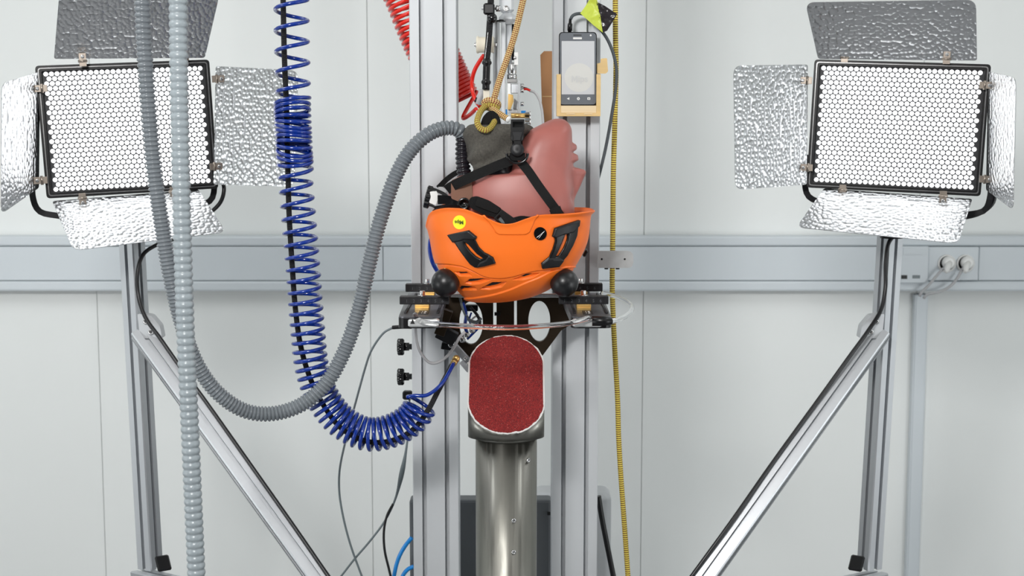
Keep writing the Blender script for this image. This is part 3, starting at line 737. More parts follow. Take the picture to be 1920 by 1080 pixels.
    MB().lathe(c+Vector((0, 0, .0255)), (0, 0, 1), [(0, .003), (.0018, .002)], 10).build('ball_nub', M['brass'], cr)
    if s == 'left': gx0, gx1 = 826, 872
    else: gx0, gx1 = 1020, 1056
A, B = P(840, 552, 2.77), P(1058, 552, 2.77)
MB().box(((A.x+B.x)/2, 2.775, A.z), (B.x-A.x, .05, .008)).build('cross_plate', M['steel'], cr, bevel=.001)
for xx in (792, 1094):
    q = P(xx, 560, 2.86); MB().box((q.x*.93, 2.845, ZR-.03), (.05, .026, .05)).build('slide_block', M['blackm'], cr, bevel=.002)
# black and silver bits under the left arm
for (px, py, Y, sx, sy, sz, ang, m) in ((838, 628, 2.72, .038, .03, .026, -28, 'blackm'), (842, 650, 2.74, .03, .02, .012, -10, 'black'), (866, 664, 2.73, .05, .006, .014, -48, 'alu_d'), (832, 604, 2.70, .02, .03, .05, -20, 'brown'), (873, 686, 2.73, .024, .006, .012, -50, 'alu')):
    a = math.radians(ang); RM = Matrix(((math.cos(a), 0, math.sin(a)), (0, 1, 0), (-math.sin(a), 0, math.cos(a)))).transposed() if False else Matrix.Rotation(-a, 3, 'Y')
    MB().box(P(px, py, Y), (sx, sy, sz), RM).build('hinge_block', M[m], cr, bevel=.0012)
for (px, py, r_) in ((846, 646, .006), (880, 682, .005), (873, 672, .004), (868, 630, .004)):
    MB().lathe(P(px, py, 2.715), (0, -1, 0), [(0, r_), (.004, r_), (.004, r_*.5), (.002, r_*.5)], 12).build('bolt', M['steel'], cr)
for pts, m, r_ in (([(868, 566), (874, 590), (872, 612), (876, 624)], 'blue', .0035), ([(862, 556), (869, 580), (880, 600), (894, 604), (902, 596)], 'gcab', .0035), ([(884, 586), (880, 600), (887, 614), (895, 606)], 'blue', .0018),
                    ([(898, 590), (886, 598), (882, 612), (892, 622)], 'lcab', .0018), ([(882, 576), (894, 590), (900, 606), (890, 618)], 'bcab', .003), ([(876, 636), (886, 626), (898, 614)], 'blue', .0025)):
    MB().tube(smooth_path(PP(pts, 2.79), .004), r_, 8).build('inner_wire', M[m], cr)
box_px(MB(), 872, 572, 896, 584, 2.80, .02).build('valve_block', M['black'], cr, bevel=.002)
for (px, py) in ((874, 628), (866, 638), (884, 620)):
    MB().lathe(P(px, py, 2.76), (.4, -1, .2), [(0, .005), (.008, .005), (.008, .003), (.014, .003)], 12).build('air_fitting', M['steel'], cr)
# clear tube around the carriage
zT = P(960, 612, 2.46).z
pth = smooth_path([P(778, 590, 2.515), P(782, 598, 2.50), P(800, 605, 2.485), P(850, 610, 2.465), P(905, 613, 2.455), P(965, 614, 2.45), P(1020, 611, 2.455), P(1070, 605, 2.47), P(1105, 596, 2.49)], .005)
o = MB().tube(pth, .0046, 14).build('clear_tube', M['clear']); tag(o, 'clear plastic tube bowing across the front between the two steel arms', 'tube')
pth = smooth_path([P(1118, 602, 2.50), P(1142, 603, 2.50), P(1165, 597, 2.54), P(1180, 587, 2.60), P(1185, 577, 2.66), P(1177, 566, 2.72), P(1158, 557, 2.78), P(1128, 549, 2.84)], .005)
o = MB().tube(pth, .0046, 14).build('clear_tube', M['clear']); tag(o, 'clear plastic tube looping out past the right steel arm', 'tube')
cn = MB().lathe(P(1110, 602, 2.50), (1, 0, 0), [(0, .009), (.02, .009), (.036, .006)], 14).build('tube_socket', M['black'], cr)
# star knobs on the left column
for (ky, lb) in ((650, 'black star knob on the left column, upper of two'), (706, 'black star knob on the left column, lower of two')):
    q = P(745, ky, 2.93); t = thing('star_knob', lb, 'knob', q, 'column knobs')
    mb = MB(); n = 42; b0 = 0
    for (h, k_) in ((0, .8), (.002, 1), (.012, 1), (.0145, .85)):
        for i in range(n):
            a = 2*PI*i/n; r_ = (.0165+.0016*math.cos(a*7))*k_; mb.v.append(q+Vector((h, r_*math.cos(a), r_*math.sin(a))))
    for k in range(3):
        for i in range(n): j = (i+1) % n; mb.face([k*n+i, k*n+j, (k+1)*n+j, (k+1)*n+i], True)
    mb.face([i for i in reversed(range(n))]); mb.face([3*n+i for i in range(n)])
    mb.build('grip', M['blackg'], t)
    MB().lathe(q+Vector((.0145, 0, 0)), (1, 0, 0), [(0, .0085), (.010, .0085), (.0105, .006), (.016, .006)], 20).build('hub', M['blackg'], t)
q = P(756, 738, 2.93); o = MB().cbox(q+Vector((.009, 0, -.003)), (.02, .02, .018), None, .003).build('cable_gland', M['black']); tag(o, 'small black gland on the left column below the two star knobs', 'gland')
# wooden / metal odds on the right column
gp = thing('guide_plate', 'galvanised plate with rounded end jutting right from the right column', 'plate', P(1155, 486, 2.86))
ou_, fr = pxpoly(roundpoly([(1120, 470), (1187, 470), (1187, 502), (1120, 502)], [0, .0, 0, 0]), 2.86)
ou_ = [(q[0], q[1]) for q in ou_]; ou_ = roundpoly(ou_, [.001, .013, .013, .001], 6)
holes = [pxpoly(ell(1128, 485.5, 2, 2, 10), 2.86)[0], pxpoly(ell(1171, 485.5, 2, 2, 10), 2.86)[0]]
MB().prism(ou_, fr, .006, holes=holes).build('plate', M['zinc'], gp)
for xx in (1137, 1158): MB().lathe(P(xx, 502, 2.862), (0, 0, -1), [(0, .004), (.003, .004)], 8).build('bolt', M['black'], gp)
for xx in (1128, 1171): MB().lathe(P(xx, 485.5, 2.860), (0, -1, 0), [(0, .0022), (.0005, .0022)], 10).build('hole_liner', M['ink'], gp)
# ------------------------------------------------------------------ helmet
HY = 2.64
def rowz(py): return P(960, py, HY).z
def zpy(z):  return proj(Vector((0, HY, z)))[1]
Ltab = [(380, 801), (397, 801), (412, 800), (424, 800.5), (436, 803), (447, 805.5), (476, 811), (493, 816), (505, 821), (525, 834), (540, 850), (552, 861), (558, 867), (562, 872), (564.5, 880), (566.5, 897), (567.2, 915)]
Rtab = [(380, 1114), (393, 1114), (397, 1112), (402, 1108.5), (411, 1107), (428, 1105.5), (445, 1103), (462, 1098), (486, 1086), (510, 1070), (526, 1052), (541, 1030), (550, 1012), (556, 996), (561, 975), (565, 950), (566.5, 935), (567.2, 918)]
Btab = [(380, .119), (400, .118), (430, .116), (462, .112), (486, .106), (510, .096), (526, .084), (541, .068), (552, .052), (560, .034), (565, .018), (567.2, .002)]
Lm = [(rowz(a), P(b, a, HY).x) for a, b in reversed(Ltab)]; Rm = [(rowz(a), P(b, a, HY).x) for a, b in reversed(Rtab)]; Bm = [(rowz(a), b) for a, b in reversed(Btab)]
NE = 2.35
def hsec(z):
    L, R, b = spl(z, Lm), spl(z, Rm), spl(z, Bm); return (L+R)/2, max(1e-4, (R-L)/2), b
def hpt(z, ph, side=1):
    cx, a, b = hsec(z); c, s = math.cos(ph), math.sin(ph)
    return Vector((cx+a*math.copysign(abs(c)**(2/NE), c), HY-b*math.copysign(abs(s)**(2/NE), s), z))   # ph in (0,pi) faces the camera
def hY(x, z):
    cx, a, b = hsec(z); q = min(.9999, abs((x-cx)/a)); return HY-b*(1-q**NE)**(1/NE)
def hnorm(x, z):
    e = .0008; y = hY(x, z); gx = (hY(x+e, z)-hY(x-e, z))/(2*e); gz = (hY(x, z+e)-hY(x, z-e))/(2*e)
    gx = max(-6, min(6, gx)); gz = max(-6, min(6, gz))
    n = Vector((gx, -1, gz)); n.normalize(); return n
def hel(px, py):          # pixel -> (x, z) on the near helmet surface
    Y = HY-.09
    for _ in range(8):
        q = P(px, py, Y); Y = .5*Y+.5*hY(q.x, q.z)
    q = P(px, py, Y); return q.x, q.z
rim_px = [(801, 424), (802, 414), (805, 404), (811, 397), (820, 393), (832, 390.5), (843, 390), (858, 390.5), (870, 392), (880, 395), (889, 398.5), (908, 406), (920, 411.5), (930, 416), (940, 419), (949, 420), (960, 419), (969, 416.5), (981, 412), (993, 408), (1003, 405), (1012, 403.5), (1030, 402.5), (1053, 402), (1077, 400.5), (1095, 398.5), (1108, 396.5)]
rim = []
for (a, b) in rim_px: rim.append(hel(a, b))
rim[0] = (P(800.5, 424, HY).x, rowz(424)); rim.append((P(1114, 395, HY).x, rowz(395)))
rim.sort(key=lambda q: q[0])
def tocrop(l, sx=4.1543, ox=740, oy=380): return [(ox+x/sx, oy+y/sx) for x, y in l]
ear_px = [(886, 380), (905, 404), (915, 414), (924, 426), (930, 436), (936, 439.5), (950, 440), (975, 440), (986, 439.5), (993, 435), (998, 424), (1003, 412), (1012, 400), (1020, 380)]
G_px = [(795, 492), (817, 494.5), (840, 496), (862, 499), (885, 508), (905, 518), (920, 522), (937, 523), (960, 520), (985, 513), (1010, 508), (1040, 505.5), (1060, 503), (1100, 500)]
G2_px = [(855, 560), (878, 560), (898, 558), (925, 553), (955, 544), (985, 531), (1010, 521), (1034, 509), (1060, 500)]
clipL = tocrop([(420, 248), (580, 213), (643, 264), (630, 288), (660, 345), (700, 385), (735, 402), (770, 424), (787, 466), (700, 490), (628, 502), (590, 478), (560, 440), (510, 372), (465, 302)])
slotL = tocrop([(548, 305), (575, 322), (600, 350), (640, 395), (690, 430), (670, 436), (635, 415), (595, 378), (562, 335)])
clipR = tocrop([(1430, 133), (1415, 255), (1385, 330), (1340, 410), (1300, 455), (1272, 492), (1145, 507), (1139, 470), (1200, 420), (1228, 360), (1245, 300), (1244, 272), (1223, 262), (1242, 196)])
slotR = tocrop([(1325, 240), (1345, 236), (1336, 290), (1312, 350), (1275, 410), (1250, 418), (1285, 345), (1308, 290)])
vents_px = [tocrop(l) for l in ([(480, 548), (540, 545), (560, 562), (500, 566)], [(545, 626), (585, 612), (665, 600), (712, 604), (640, 624), (585, 632)], [(680, 668), (770, 634), (850, 631), (800, 656), (745, 668), (700, 672)],
                               [(505, 668), (560, 660), (605, 672), (565, 684), (515, 684)], [(975, 586), (1050, 560), (1105, 556), (1050, 578), (1010, 592)])]
recess_px = [tocrop(l) for l in ([(455, 540), (560, 540), (600, 575), (500, 575)], [(540, 632), (580, 600), (700, 595), (750, 605), (660, 640), (590, 645)], [(660, 682), (760, 628), (870, 625), (830, 668), (740, 688)],
                               [(500, 655), (620, 662), (640, 690), (520, 692)], [(915, 606), (1030, 556), (1140, 550), (1080, 588), (1000, 608)])]
rbb = [(min(q[0] for q in l)-3, min(q[1] for q in l)-3, max(q[0] for q in l)+3, max(q[1] for q in l)+3, l) for l in recess_px]
def hdisp(px, py):
    d = 0
    if py < 450:
        k = sdist(px, py, ear_px) if 880 < px < 1025 else -9
        d += .0034*sstep(k, -1.0, 1.0)
    g = spl(px, G_px); d -= .0026*sstep(py-g, -.3, .9)+.0022*math.exp(-((py-g-.7)/.9)**2)
    if py > 495:
        g2 = spl(px, G2_px); d += .0030*sstep(py-g2, -.3, 1.0)
        for (a, b, c, e, l) in rbb:
            if a < px < c and b < py < e: d -= .0045*sstep(sdist(px, py, l), -.4, 1.0)
    return d
def hsurf(x, z, h):
    n = hnorm(x, z); p = Vector((x, hY(x, z), z)); px, py = proj(p); return p+n*(h+hdisp(px, py))
cxz = P(930, 500, HY)
he = thing('climbing_helmet', 'bright orange climbing helmet worn upside down by the headform', 'helmet', (cxz.x, HY, rowz(567)))
NP, NT = 900, 290
zc0 = rowz(567.15)
mb = MB()
def rimz(x): return spl(x, rim)
phs = [2*PI*(i+.5)/NP for i in range(NP)]
cols = []
for ph in phs:
    zr = rowz(400)
    for _ in range(12): zr = .5*zr+.5*rimz(hpt(zr, ph).x)
    cols.append(zr)
for k in range(NT+1):
    t = k/NT; f = t if t < .55 else .55+.45*(1-(1-(t-.55)/.45)**1.9)*1.0
    for i, ph in enumerate(phs):
        z = lerp(cols[i], zc0, f); p = hpt(z, ph)
        if ph > PI:
            m_ = mb.v[k*NP+NP-1-i]; mb.v.append(Vector((m_.x, 2*HY-m_.y, m_.z))); continue
        px, py = proj(p); d = hdisp(px, py)
        cx, a, b = hsec(z); dx_ = (p.x-cx)/a; dy_ = (p.y-HY)/b
        n = Vector((math.copysign(abs(dx_)**(NE-1), dx_)/a, math.copysign(abs(dy_)**(NE-1), dy_)/b, 0)); n.normalize()
        n = (n+Vector((0, 0, -1))*sstep(py, 500, 566)*1.2).normalized()
        # rim flare
        fl = .0022*math.exp(-((cols[i]-z)/.005)**2)
        mb.v.append(p+n*(d+fl))
for k in range(NT):
    for i in range(NP): j = (i+1) % NP; mb.face([k*NP+i, k*NP+j, (k+1)*NP+j, (k+1)*NP+i], True)
mb.face([NT*NP+i for i in range(NP)], True)
sh = mb.build('shell', M['orange'], he)
# the solid needs its normals outward before it is thickened inward
md = sh.modifiers.new('thickness', 'SOLIDIFY'); md.thickness = .0036; md.offset = -1
# dark foam liner inside
mb = MB(); n1, n2 = 96, 30
for k in range(n2+1):
    f = k/n2
    for i in range(n1):
        ph = 2*PI*(i+.5)/n1; z0_ = rowz(424)-.006
        z = lerp(z0_, zc0+.026, f); cx, a, b = hsec(z-.018*f); c, s = math.cos(ph), math.sin(ph)
        g = (1-.0)*1; mb.v.append(Vector((cx+(a-.013)*math.copysign(abs(c)**(2/NE), c), HY-max(.004, b-.012)*math.copysign(abs(s)**(2/NE), s), z)))
for k in range(n2):
    for i in range(n1): j = (i+1) % n1; mb.face([k*n1+i, k*n1+j, (k+1)*n1+j, (k+1)*n1+i], True)
mb.face([n2*n1+i for i in range(n1)])
ln = mb.build('liner', M['liner'], he); md = ln.modifiers.new('thickness', 'SOLIDIFY'); md.thickness = .006; md.offset = 0
def patch(poly_px, h0, h1, name, m, parent, holes=(), grid=.0035, mirror=False, hf=None):
    def conv(l):
        out = []
        for i in range(len(l)):
            a = l[i]; b = l[(i+1) % len(l)]; nn = max(1, int(math.hypot(a[0]-b[0], a[1]-b[1])/3))
            for k in range(nn): out.append(hel(lerp(a[0], b[0], k/nn), lerp(a[1], b[1], k/nn)))
        return out
    pl = conv(poly_px); hcs = [conv(h) for h in holes]
    def inset(l, dd):
        out = []; n = len(l); A_ = sum(l[i][0]*l[(i+1) % n][1]-l[(i+1) % n][0]*l[i][1] for i in range(n)); sg = 1 if A_ > 0 else -1
        for i in range(n):
            a, b, c = Vector(l[i-1]), Vector(l[i]), Vector(l[(i+1) % n]); t1 = (b-a).normalized(); t2 = (c-b).normalized()
            n1 = Vector((-t1.y, t1.x)); n2 = Vector((-t2.y, t2.x)); m_ = (n1+n2); m_ = m_/max(.35, m_.length_squared)*2
            out.append(tuple(b+m_*dd*sg*.9999))
        return out
    lps = []
    if hf:
        lps = [inset(pl, .0013)]+[inset(q, -.0010) for q in hcs]
    def mf(x, z, h):
        hh = h
        if hf and h > h0+1e-6 and min([pdist(x, z, pl)]+[pdist(x, z, q) for q in hcs]) < .0004: hh = h-hf
        q = hsurf(x, z, hh)
        return Vector((q.x, 2*HY-q.y, q.z)) if mirror else q
    o = MB().prism(pl, None, h1-h0, holes=[conv(h) for h in holes], mapf=mf, grid=grid, z0=h0, loops=lps, keep=(lambda x, y: min([pdist(x, y, pl)]+[pdist(x, y, q) for q in hcs]) > .0021) if hf else None).build(name, m, parent, bevel=0)
    return o
for mir in (False, True):
    cl = patch(clipL, -.001, .0042, 'lamp_clip', M['black'], he, holes=[slotL], mirror=mir, grid=.002, hf=.0018)
    patch(tocrop([(420, 248), (580, 213), (643, 264), (628, 286), (560, 282), (520, 296), (462, 306)]), .004, .0072, 'clip_end', M['blackm'], cl, mirror=mir, grid=.002, hf=.0022)
    patch(tocrop([(735, 402), (770, 424), (787, 466), (700, 490), (640, 500), (660, 462), (710, 440)]), .004, .0068, 'clip_end', M['blackm'], cl, mirror=mir, grid=.002, hf=.0022)
    cl = patch(clipR, -.001, .0042, 'lamp_clip', M['black'], he, holes=[slotR], mirror=mir, grid=.002, hf=.0018)
    patch(tocrop([(1430, 133), (1424, 180), (1378, 230), (1300, 250), (1244, 272), (1223, 262), (1242, 196)]), .004, .0072, 'clip_end', M['blackm'], cl, mirror=mir, grid=.002, hf=.0022)
    patch(tocrop([(1139, 470), (1195, 425), (1280, 425), (1310, 440), (1272, 492), (1145, 507)]), .004, .0068, 'clip_end', M['blackm'], cl, mirror=mir, grid=.002, hf=.0022)
    for v in vents_px: patch(v, -.0015, .0006, 'vent', M['liner'], he, mirror=mir, grid=.002)
bt = patch(ell(1012.5, 437.8, 11.8, 12.2, 36), 0, .0024, 'round_button', M['blackg'], he, grid=.0025)
for (a, b) in (((1005, 446), (1019, 434)), ((1003.5, 431), (1003.7, 430))):
    if a[0] < 1004: continue
    pts = [hsurf(*hel(lerp(a[0], b[0], t), lerp(a[1], b[1], t)), .0026) for t in (0, .5, 1)]; MB().tube(smooth_path(pts, .002), .0005, 6).build('button_groove', M['steel'], bt)
pts = [hsurf(*hel(lerp(1009, 1021, t), lerp(447, 432, t)), .0026) for t in (0, .5, 1)]; MB().tube(smooth_path(pts, .002), .0004, 6).build('button_groove', M['steel'], bt)
stk = patch(ell(861.5, 416.8, 12, 13, 40), 0, .0005, 'yellow_sticker', M['yellow'], he, grid=.003)
O = hsurf(*hel(861.5, 416.8), .0012); nn = hnorm(*hel(861.5, 416.8)); exx = -(Vector((1, 0, 0))-nn*nn.x).normalized(); eyy = nn.cross(exx).normalized()
mips(O, exx, eyy, .0094).build('lettering', M['ink'], stk)
# far-side tab seen past the shell at right, blue cord at left
o = MB().cbox(P(1097, 474, HY+.03), (.006, .03, .014), Matrix.Rotation(.5, 3, 'Y'), .002).build('front_tab', M['black'], he)
# ------------------------------------------------------------------ headform
Fb = [(222.5, 1050), (224, 1057), (227, 1062), (231, 1066), (238, 1070), (246, 1072), (260, 1072.5), (300, 1073.5), (330, 1075), (376, 1076.5), (400, 1077), (425, 1072), (450, 1058), (475, 1035)]
Bb = [(222.5, 1042), (224, 1035), (227, 1027), (231, 1019), (238, 1005), (246, 990), (260, 975), (280, 964), (300, 957), (318, 950), (323.5, 940), (325, 900), (326.5, 878), (330, 862), (338, 850), (350, 843), (370, 840), (400, 843), (430, 852), (475, 875)]
Wb = [(222.5, .008), (224, .018), (227, .027), (231, .034), (238, .043), (250, .052), (270, .059), (300, .064), (330, .071), (370, .076), (400, .077), (440, .072), (475, .055)]
def hz(tab, w=False): return [(rowz(a), b if w else P(b, a, HY).x) for a, b in reversed(tab)]
Fm, Bkm, Wm = hz(Fb), hz(Bb), hz(Wb, True)
nose = [(308, 0), (313, 2), (316, 14), (318, 21), (321, 24), (325, 24), (335, 19), (349, 12.5), (360, 7), (368, 3), (377, 0)]
hd = thing('headform', 'pink rubber headform hanging upside down with its face to the right', 'headform', P(960, 480, HY))
XC = [(222, 1047), (230, 1040), (245, 1030), (270, 1018), (310, 1005), (400, 990), (475, 960)]
mb = MB(); ns, nph = 230, 240
ys = [222.5+(475-222.5)*((k/ns)) for k in range(ns+1)]
for py in ys:
    z = rowz(py); f, b, wd = spl(z, Fm), spl(z, Bkm), spl(z, Wm); cx = min(P(spl(py, XC), py, HY).x, f-.004)
    for i in range(nph):
        ph = 2*PI*i/nph; c, s = math.cos(ph), math.sin(ph); ne = 2.9 if c > 0 else 2.3
        a = (f-cx) if c > 0 else (cx-b); x = cx+a*math.copysign(abs(c)**(2/ne), c); yl = wd*math.copysign(abs(s)**(2/ne), s)
        if c > 0:
            wgt = sstep(c, 0, .35)
            nwd = interp(py, [(308, .012), (317, .016), (330, .0125), (350, .009), (377, .010)])
            bump = interp(py, nose)*math.exp(-abs(yl/nwd)**2.6)
            bump += 8.5*math.exp(-((py-276)/7.5)**4)*math.exp(-(yl/.024)**4)+10.5*math.exp(-((py-295)/(7.5))**4)*math.exp(-(yl/.026)**4)+3*math.exp(-((py-303)/5)**2)*math.exp(-(yl/.02)**2)
            bump -= 5*math.exp(-((py-368)/11)**2)*math.exp(-((abs(yl)-.031)/.014)**2)
            bump -= 4*math.exp(-((py-330)/22)**2)*math.exp(-((abs(yl)-.045)/.02)**2)
            x += bump*wgt/1010
        mb.v.append(Vector((x, HY-yl, z+(0 if True else 0))))
for k in range(ns):
    for i in range(nph): j = (i+1) % nph; mb.face([k*nph+i, k*nph+j, (k+1)*nph+j, (k+1)*nph+i], True)
mb.face(list(reversed(range(nph))), True); mb.face([ns*nph+i for i in range(nph)])
mb.build('head', M['head'], hd)
# tan nape block
bp_, fr = pxpoly(roundpoly([(846, 338), (868, 329), (884, 330), (887, 376), (866, 380), (846, 372)], 0, 1), HY-.054)
MB().prism(roundpoly(bp_, .004, 4), fr, .022, z0=-.016).build('nape_block', M['tan'], hd, bevel=.003)
# neck ring and sleeve
def loft_rows(mb, rows, W_, n=72, amp=0, wr=0):
    for (py, l, r, wd) in rows:
        z = rowz(py); a = (P(r, py, HY).x-P(l, py, HY).x)/2; cx = (P(r, py, HY).x+P(l, py, HY).x)/2
        for i in range(n):
            ph = 2*PI*i/n; c, s = math.cos(ph), math.sin(ph)
            p = Vector((cx+a*math.copysign(abs(c)**.85, c), HY-wd*math.copysign(abs(s)**.85, s), z))
            k = 1
            if amp: 
                d = noise.noise(Vector((p.x*22, p.y*22, p.z*26)))*amp+noise.noise(Vector((p.x*60+9, p.y*60, p.z*50)))*amp*.35
                sx_, sy_ = proj(p); d += .0028*(math.sin((sx_*.55+sy_*.9)*.17+1.3*math.sin(sy_*.06))*sstep(py, 236, 256)*(1-sstep(py, 305, 319))) if s > 0 else 0
                p += Vector((c, -s, .3)).normalized()*d
            mb.v.append(p)
    for k in range(len(rows)-1):
        for i in range(n): j = (i+1) % n; mb.face([k*n+i, k*n+j, (k+1)*n+j, (k+1)*n+i], True)
    mb.face(list(reversed(range(n)))); mb.face([(len(rows)-1)*n+i for i in range(n)])
    return mb
def rows(tab, n):
    out = []
    for k in range(n+1):
        t = lerp(tab[0][0], tab[-1][0], k/n); out.append((t, spl(t, [(q[0], q[1]) for q in tab]), spl(t, [(q[0], q[2]) for q in tab]), spl(t, [(q[0], q[3]) for q in tab])))
    return out
loft_rows(MB(), rows([(300, 890, 968, .052), (326, 886, 974, .056)], 6), 0).build('neck_ring', M['hose_b'], hd)
loft_rows(MB(), rows([(233, 890, 985, .045), (236, 878, 995, .054), (243, 874, 1000, .060), (256, 871, 990, .062), (270, 872, 982, .063), (290, 876, 976, .062), (300, 879, 962, .0615), (312, 884, 940, .060), (319, 889, 925, .056)], 44), 0, 110, .0075).build('fleece_sleeve', M['sleeve'], hd)
# ------------------------------------------------------------------ straps, buckle, adjuster
def ny(px, py, off=.004):      # depth of the near side of the head
    z = rowz(py)
    q = P(px, py, HY-.05); z = q.z; f, b, wd = spl(z, Fm), spl(z, Bkm), spl(z, Wm); cx = (f+b)/2; a = (f-b)/2; u = min(.98, abs((q.x-cx)/a))
    return HY-wd*(1-u**2.6)**(1/2.6)-off
sA = [P(968, 296, 2.566), P(954, 302, 2.567), P(925, 314, 2.567), P(895, 327, 2.566), P(868, 339, 2.570), P(848, 349, 2.582), P(838, 356, 2.600)]
MB().ribbon(sA, .0178, .0018, (0, -1, 0)).build('rear_strap', M['web'], he)
sB = [P(976, 303, 2.565), P(990, 320, 2.564), P(1005, 342, 2.560), P(1020, 363, 2.556), P(1034, 382, 2.554), P(1050, 404, 2.556), P(1058, 418, 2.56)]
MB().ribbon(sB, lambda t: .0165+.008*sstep(t, .6, 1)*0, .0018, (0, -1, 0)).build('front_strap', M['web'], he)
sC = [P(868, 318, 2.70), P(852, 326, 2.70), P(838, 336, 2.70), P(828, 346, 2.69), P(822, 352, 2.67)]
MB().ribbon(sC, .010, .0018, (0, -1, 0)).build('far_strap', M['web'], he)
MB().ribbon([P(1040, 390, 2.548), P(1046, 404, 2.548), P(1056, 418, 2.552)], .021, .003, (0, -1, 0)).build('strap_fold', M['web'], he)
# throat strap up through the buckle
MB().ribbon([P(970, 276, 2.562), P(970, 250, 2.562), P(971, 236, 2.564), P(971, 226, 2.566)], .0185, .002, (0, -1, 0)).build('throat_strap', M['web'], he)
def bpoly(l): return [(740+x/4.1543, 200+y/4.1543) for x, y in l]
bk, fr = pxpoly(bpoly([(905, 98), (1010, 98), (1012, 175), (1005, 180), (1006, 230), (1002, 262), (985, 270), (985, 300), (930, 300), (928, 270), (908, 262), (903, 230), (905, 180), (902, 175)]), 2.556)
h1_, _ = pxpoly(bpoly([(920, 118), (998, 118), (998, 160), (920, 160)]), 2.556); h2_, _ = pxpoly(bpoly(ell(913, 245, 5, 14, 10)), 2.556); h3_, _ = pxpoly(bpoly(ell(995, 245, 5, 14, 10)), 2.556)
bk_o = MB().prism(bk, fr, .007, holes=[h1_], z0=0).build('buckle', M['black'], he, bevel=.0012)
for hx, m_ in ((h2_, 1), (h3_, 1)): MB().prism(hx, fr, .0006, z0=.0071).build('buckle_side_press', M['ink'], bk_o)
sp_, _ = pxpoly(bpoly([(915, 195), (998, 195), (985, 235), (982, 262), (928, 262), (926, 235)]), 2.556); MB().prism(sp_, fr, .002, z0=.0071).build('buckle_tongue', M['blackm'], bk_o, bevel=.0006)
c = P(740+955/4.154, 200+335/4.154, 2.552); MB().lathe(c+Vector((0, .006, 0)), (0, -1, 0), [(0, .0125), (.006, .0125), (.0085, .0112), (.0095, .008), (.0095, .0)], 30).build('buckle_button', M['blackm'], bk_o)
# D ring
ring = [P(740+955/4.154+19.5*math.cos(a), 200+368/4.154+17.5*math.sin(a), 2.556) for a in [PI*(-.02+1.04*k/14) for k in range(15)]]
MB().tube(smooth_path(ring, .002), .0026, 10).build('strap_ring', M['blackg'], he)
MB().box(P(970, 294, 2.558), (.028, .002, .014)).build('ring_pad', M['pad'], he, bevel=.0006)
# fit dial at the back
ax = (P(806, 350, 2.6)-P(797, 386, 2.6)); ax.normalize(); dax = Vector((ax.z, 0, -ax.x)); dc = P(797.5, 368, 2.615)
mb = MB(); n = 72
for (h, k_) in ((0, .86), (.0015, 1), (.0095, 1), (.011, .86)):
    for i in range(n):
        a = 2*PI*i/n; r_ = (.0203+(.0009 if (i//2) % 2 else -.0004))*k_; mb.v.append(dc+dax*h+Vector((0, 1, 0))*r_*math.cos(a)+ax*r_*math.sin(a))
for k in range(3):
    for i in range(n): j = (i+1) % n; mb.face([k*n+i, k*n+j, (k+1)*n+j, (k+1)*n+i])
mb.face(list(reversed(range(n)))); mb.face([3*n+i for i in range(n)])
dl = mb.build('fit_dial', M['blackg'], he)
MB().lathe(dc+dax*.011, dax, [(0, .011), (.006, .011)], 20).build('dial_hub', M['black'], dl)
br_, fr = pxpoly(bpoly([(275, 660), (330, 655), (345, 700), (325, 765), (270, 745), (285, 700)]), 2.606)
MB().prism(roundpoly(br_, .002, 3), fr, .012).build('clear_bracket', M['white'], he, bevel=.001)
def strip(pts, wd, m, name, Y, th=.003, par=he, nrm=(0, -1, 0)):
    return MB().ribbon([P(740+q[0]/4.1543, 200+q[1]/4.1543, q[2] if len(q) > 2 else Y) for q in pts], wd/1020*1.0, th, nrm, .003).build(name, m, par)
strip([(275, 635), (320, 650), (375, 675), (410, 700)], 6, M['black'], 'bracket_arm', 2.60)
strip([(265, 765), (300, 775), (320, 795), (300, 815)], 4.5, M['black'], 'bracket_arm', 2.60)
strip([(340, 640), (370, 640), (400, 665)], 7, M['lcab'], 'bracket_web', 2.61)
strip([(335, 725), (400, 725), (450, 738), (520, 755, 2.585)], 17, M['blackg'], 'fit_band', 2.59, .005)
strip([(310, 790), (380, 778), (450, 775), (530, 785), (600, 800)], 7, M['blackg'], 'fit_band', 2.585, .004)
c = P(740+540/4.154, 200+757/4.154, 2.575); MB().lathe(c, (0, -1, 0), [(0, .0115), (.004, .0115), (.005, .010), (.005, .006), (.003, .006), (.003, 0)], 26).build('band_pivot', M['blackg'], he)
pd_, fr = pxpoly(roundpoly(bpoly([(592, 705), (640, 695), (735, 730), (835, 795), (822, 835), (780, 862), (680, 832), (585, 782), (575, 740)]), 4, 4), 2.562)
MB().prism(pd_, fr, .010, grid=0).build('strap_padding', M['pad'], he, bevel=.0025)
p2_, fr = pxpoly(roundpoly(bpoly([(648, 705), (736, 738), (822, 800), (800, 835), (700, 800), (625, 770)]), 3, 3), 2.5515)
MB().prism(p2_, fr, .0022).build('padding_cover', M['web'], he, bevel=.0008)
aj_, fr = pxpoly(bpoly([(770, 870), (835, 800), (935, 870), (955, 905), (950, 940), (870, 940)]), 2.556)
hA, _ = pxpoly(bpoly([(795, 868), (815, 845), (845, 880), (860, 910), (835, 905)]), 2.556)
MB().prism(aj_, fr, .005, holes=[hA]).build('strap_adjuster', M['black'], he, bevel=.0008)
strip([(790, 850), (850, 895), (900, 925)], 9, M['gcab'], 'adjuster_web', 2.5615, .001)
strip([(930, 885), (985, 872), (1050, 878), (1110, 885)], 10, M['pad'], 'front_pad', 2.555, .006)
strip([(935, 905), (990, 905), (1050, 915)], 6, M['blackg'], 'front_band', 2.56, .004)
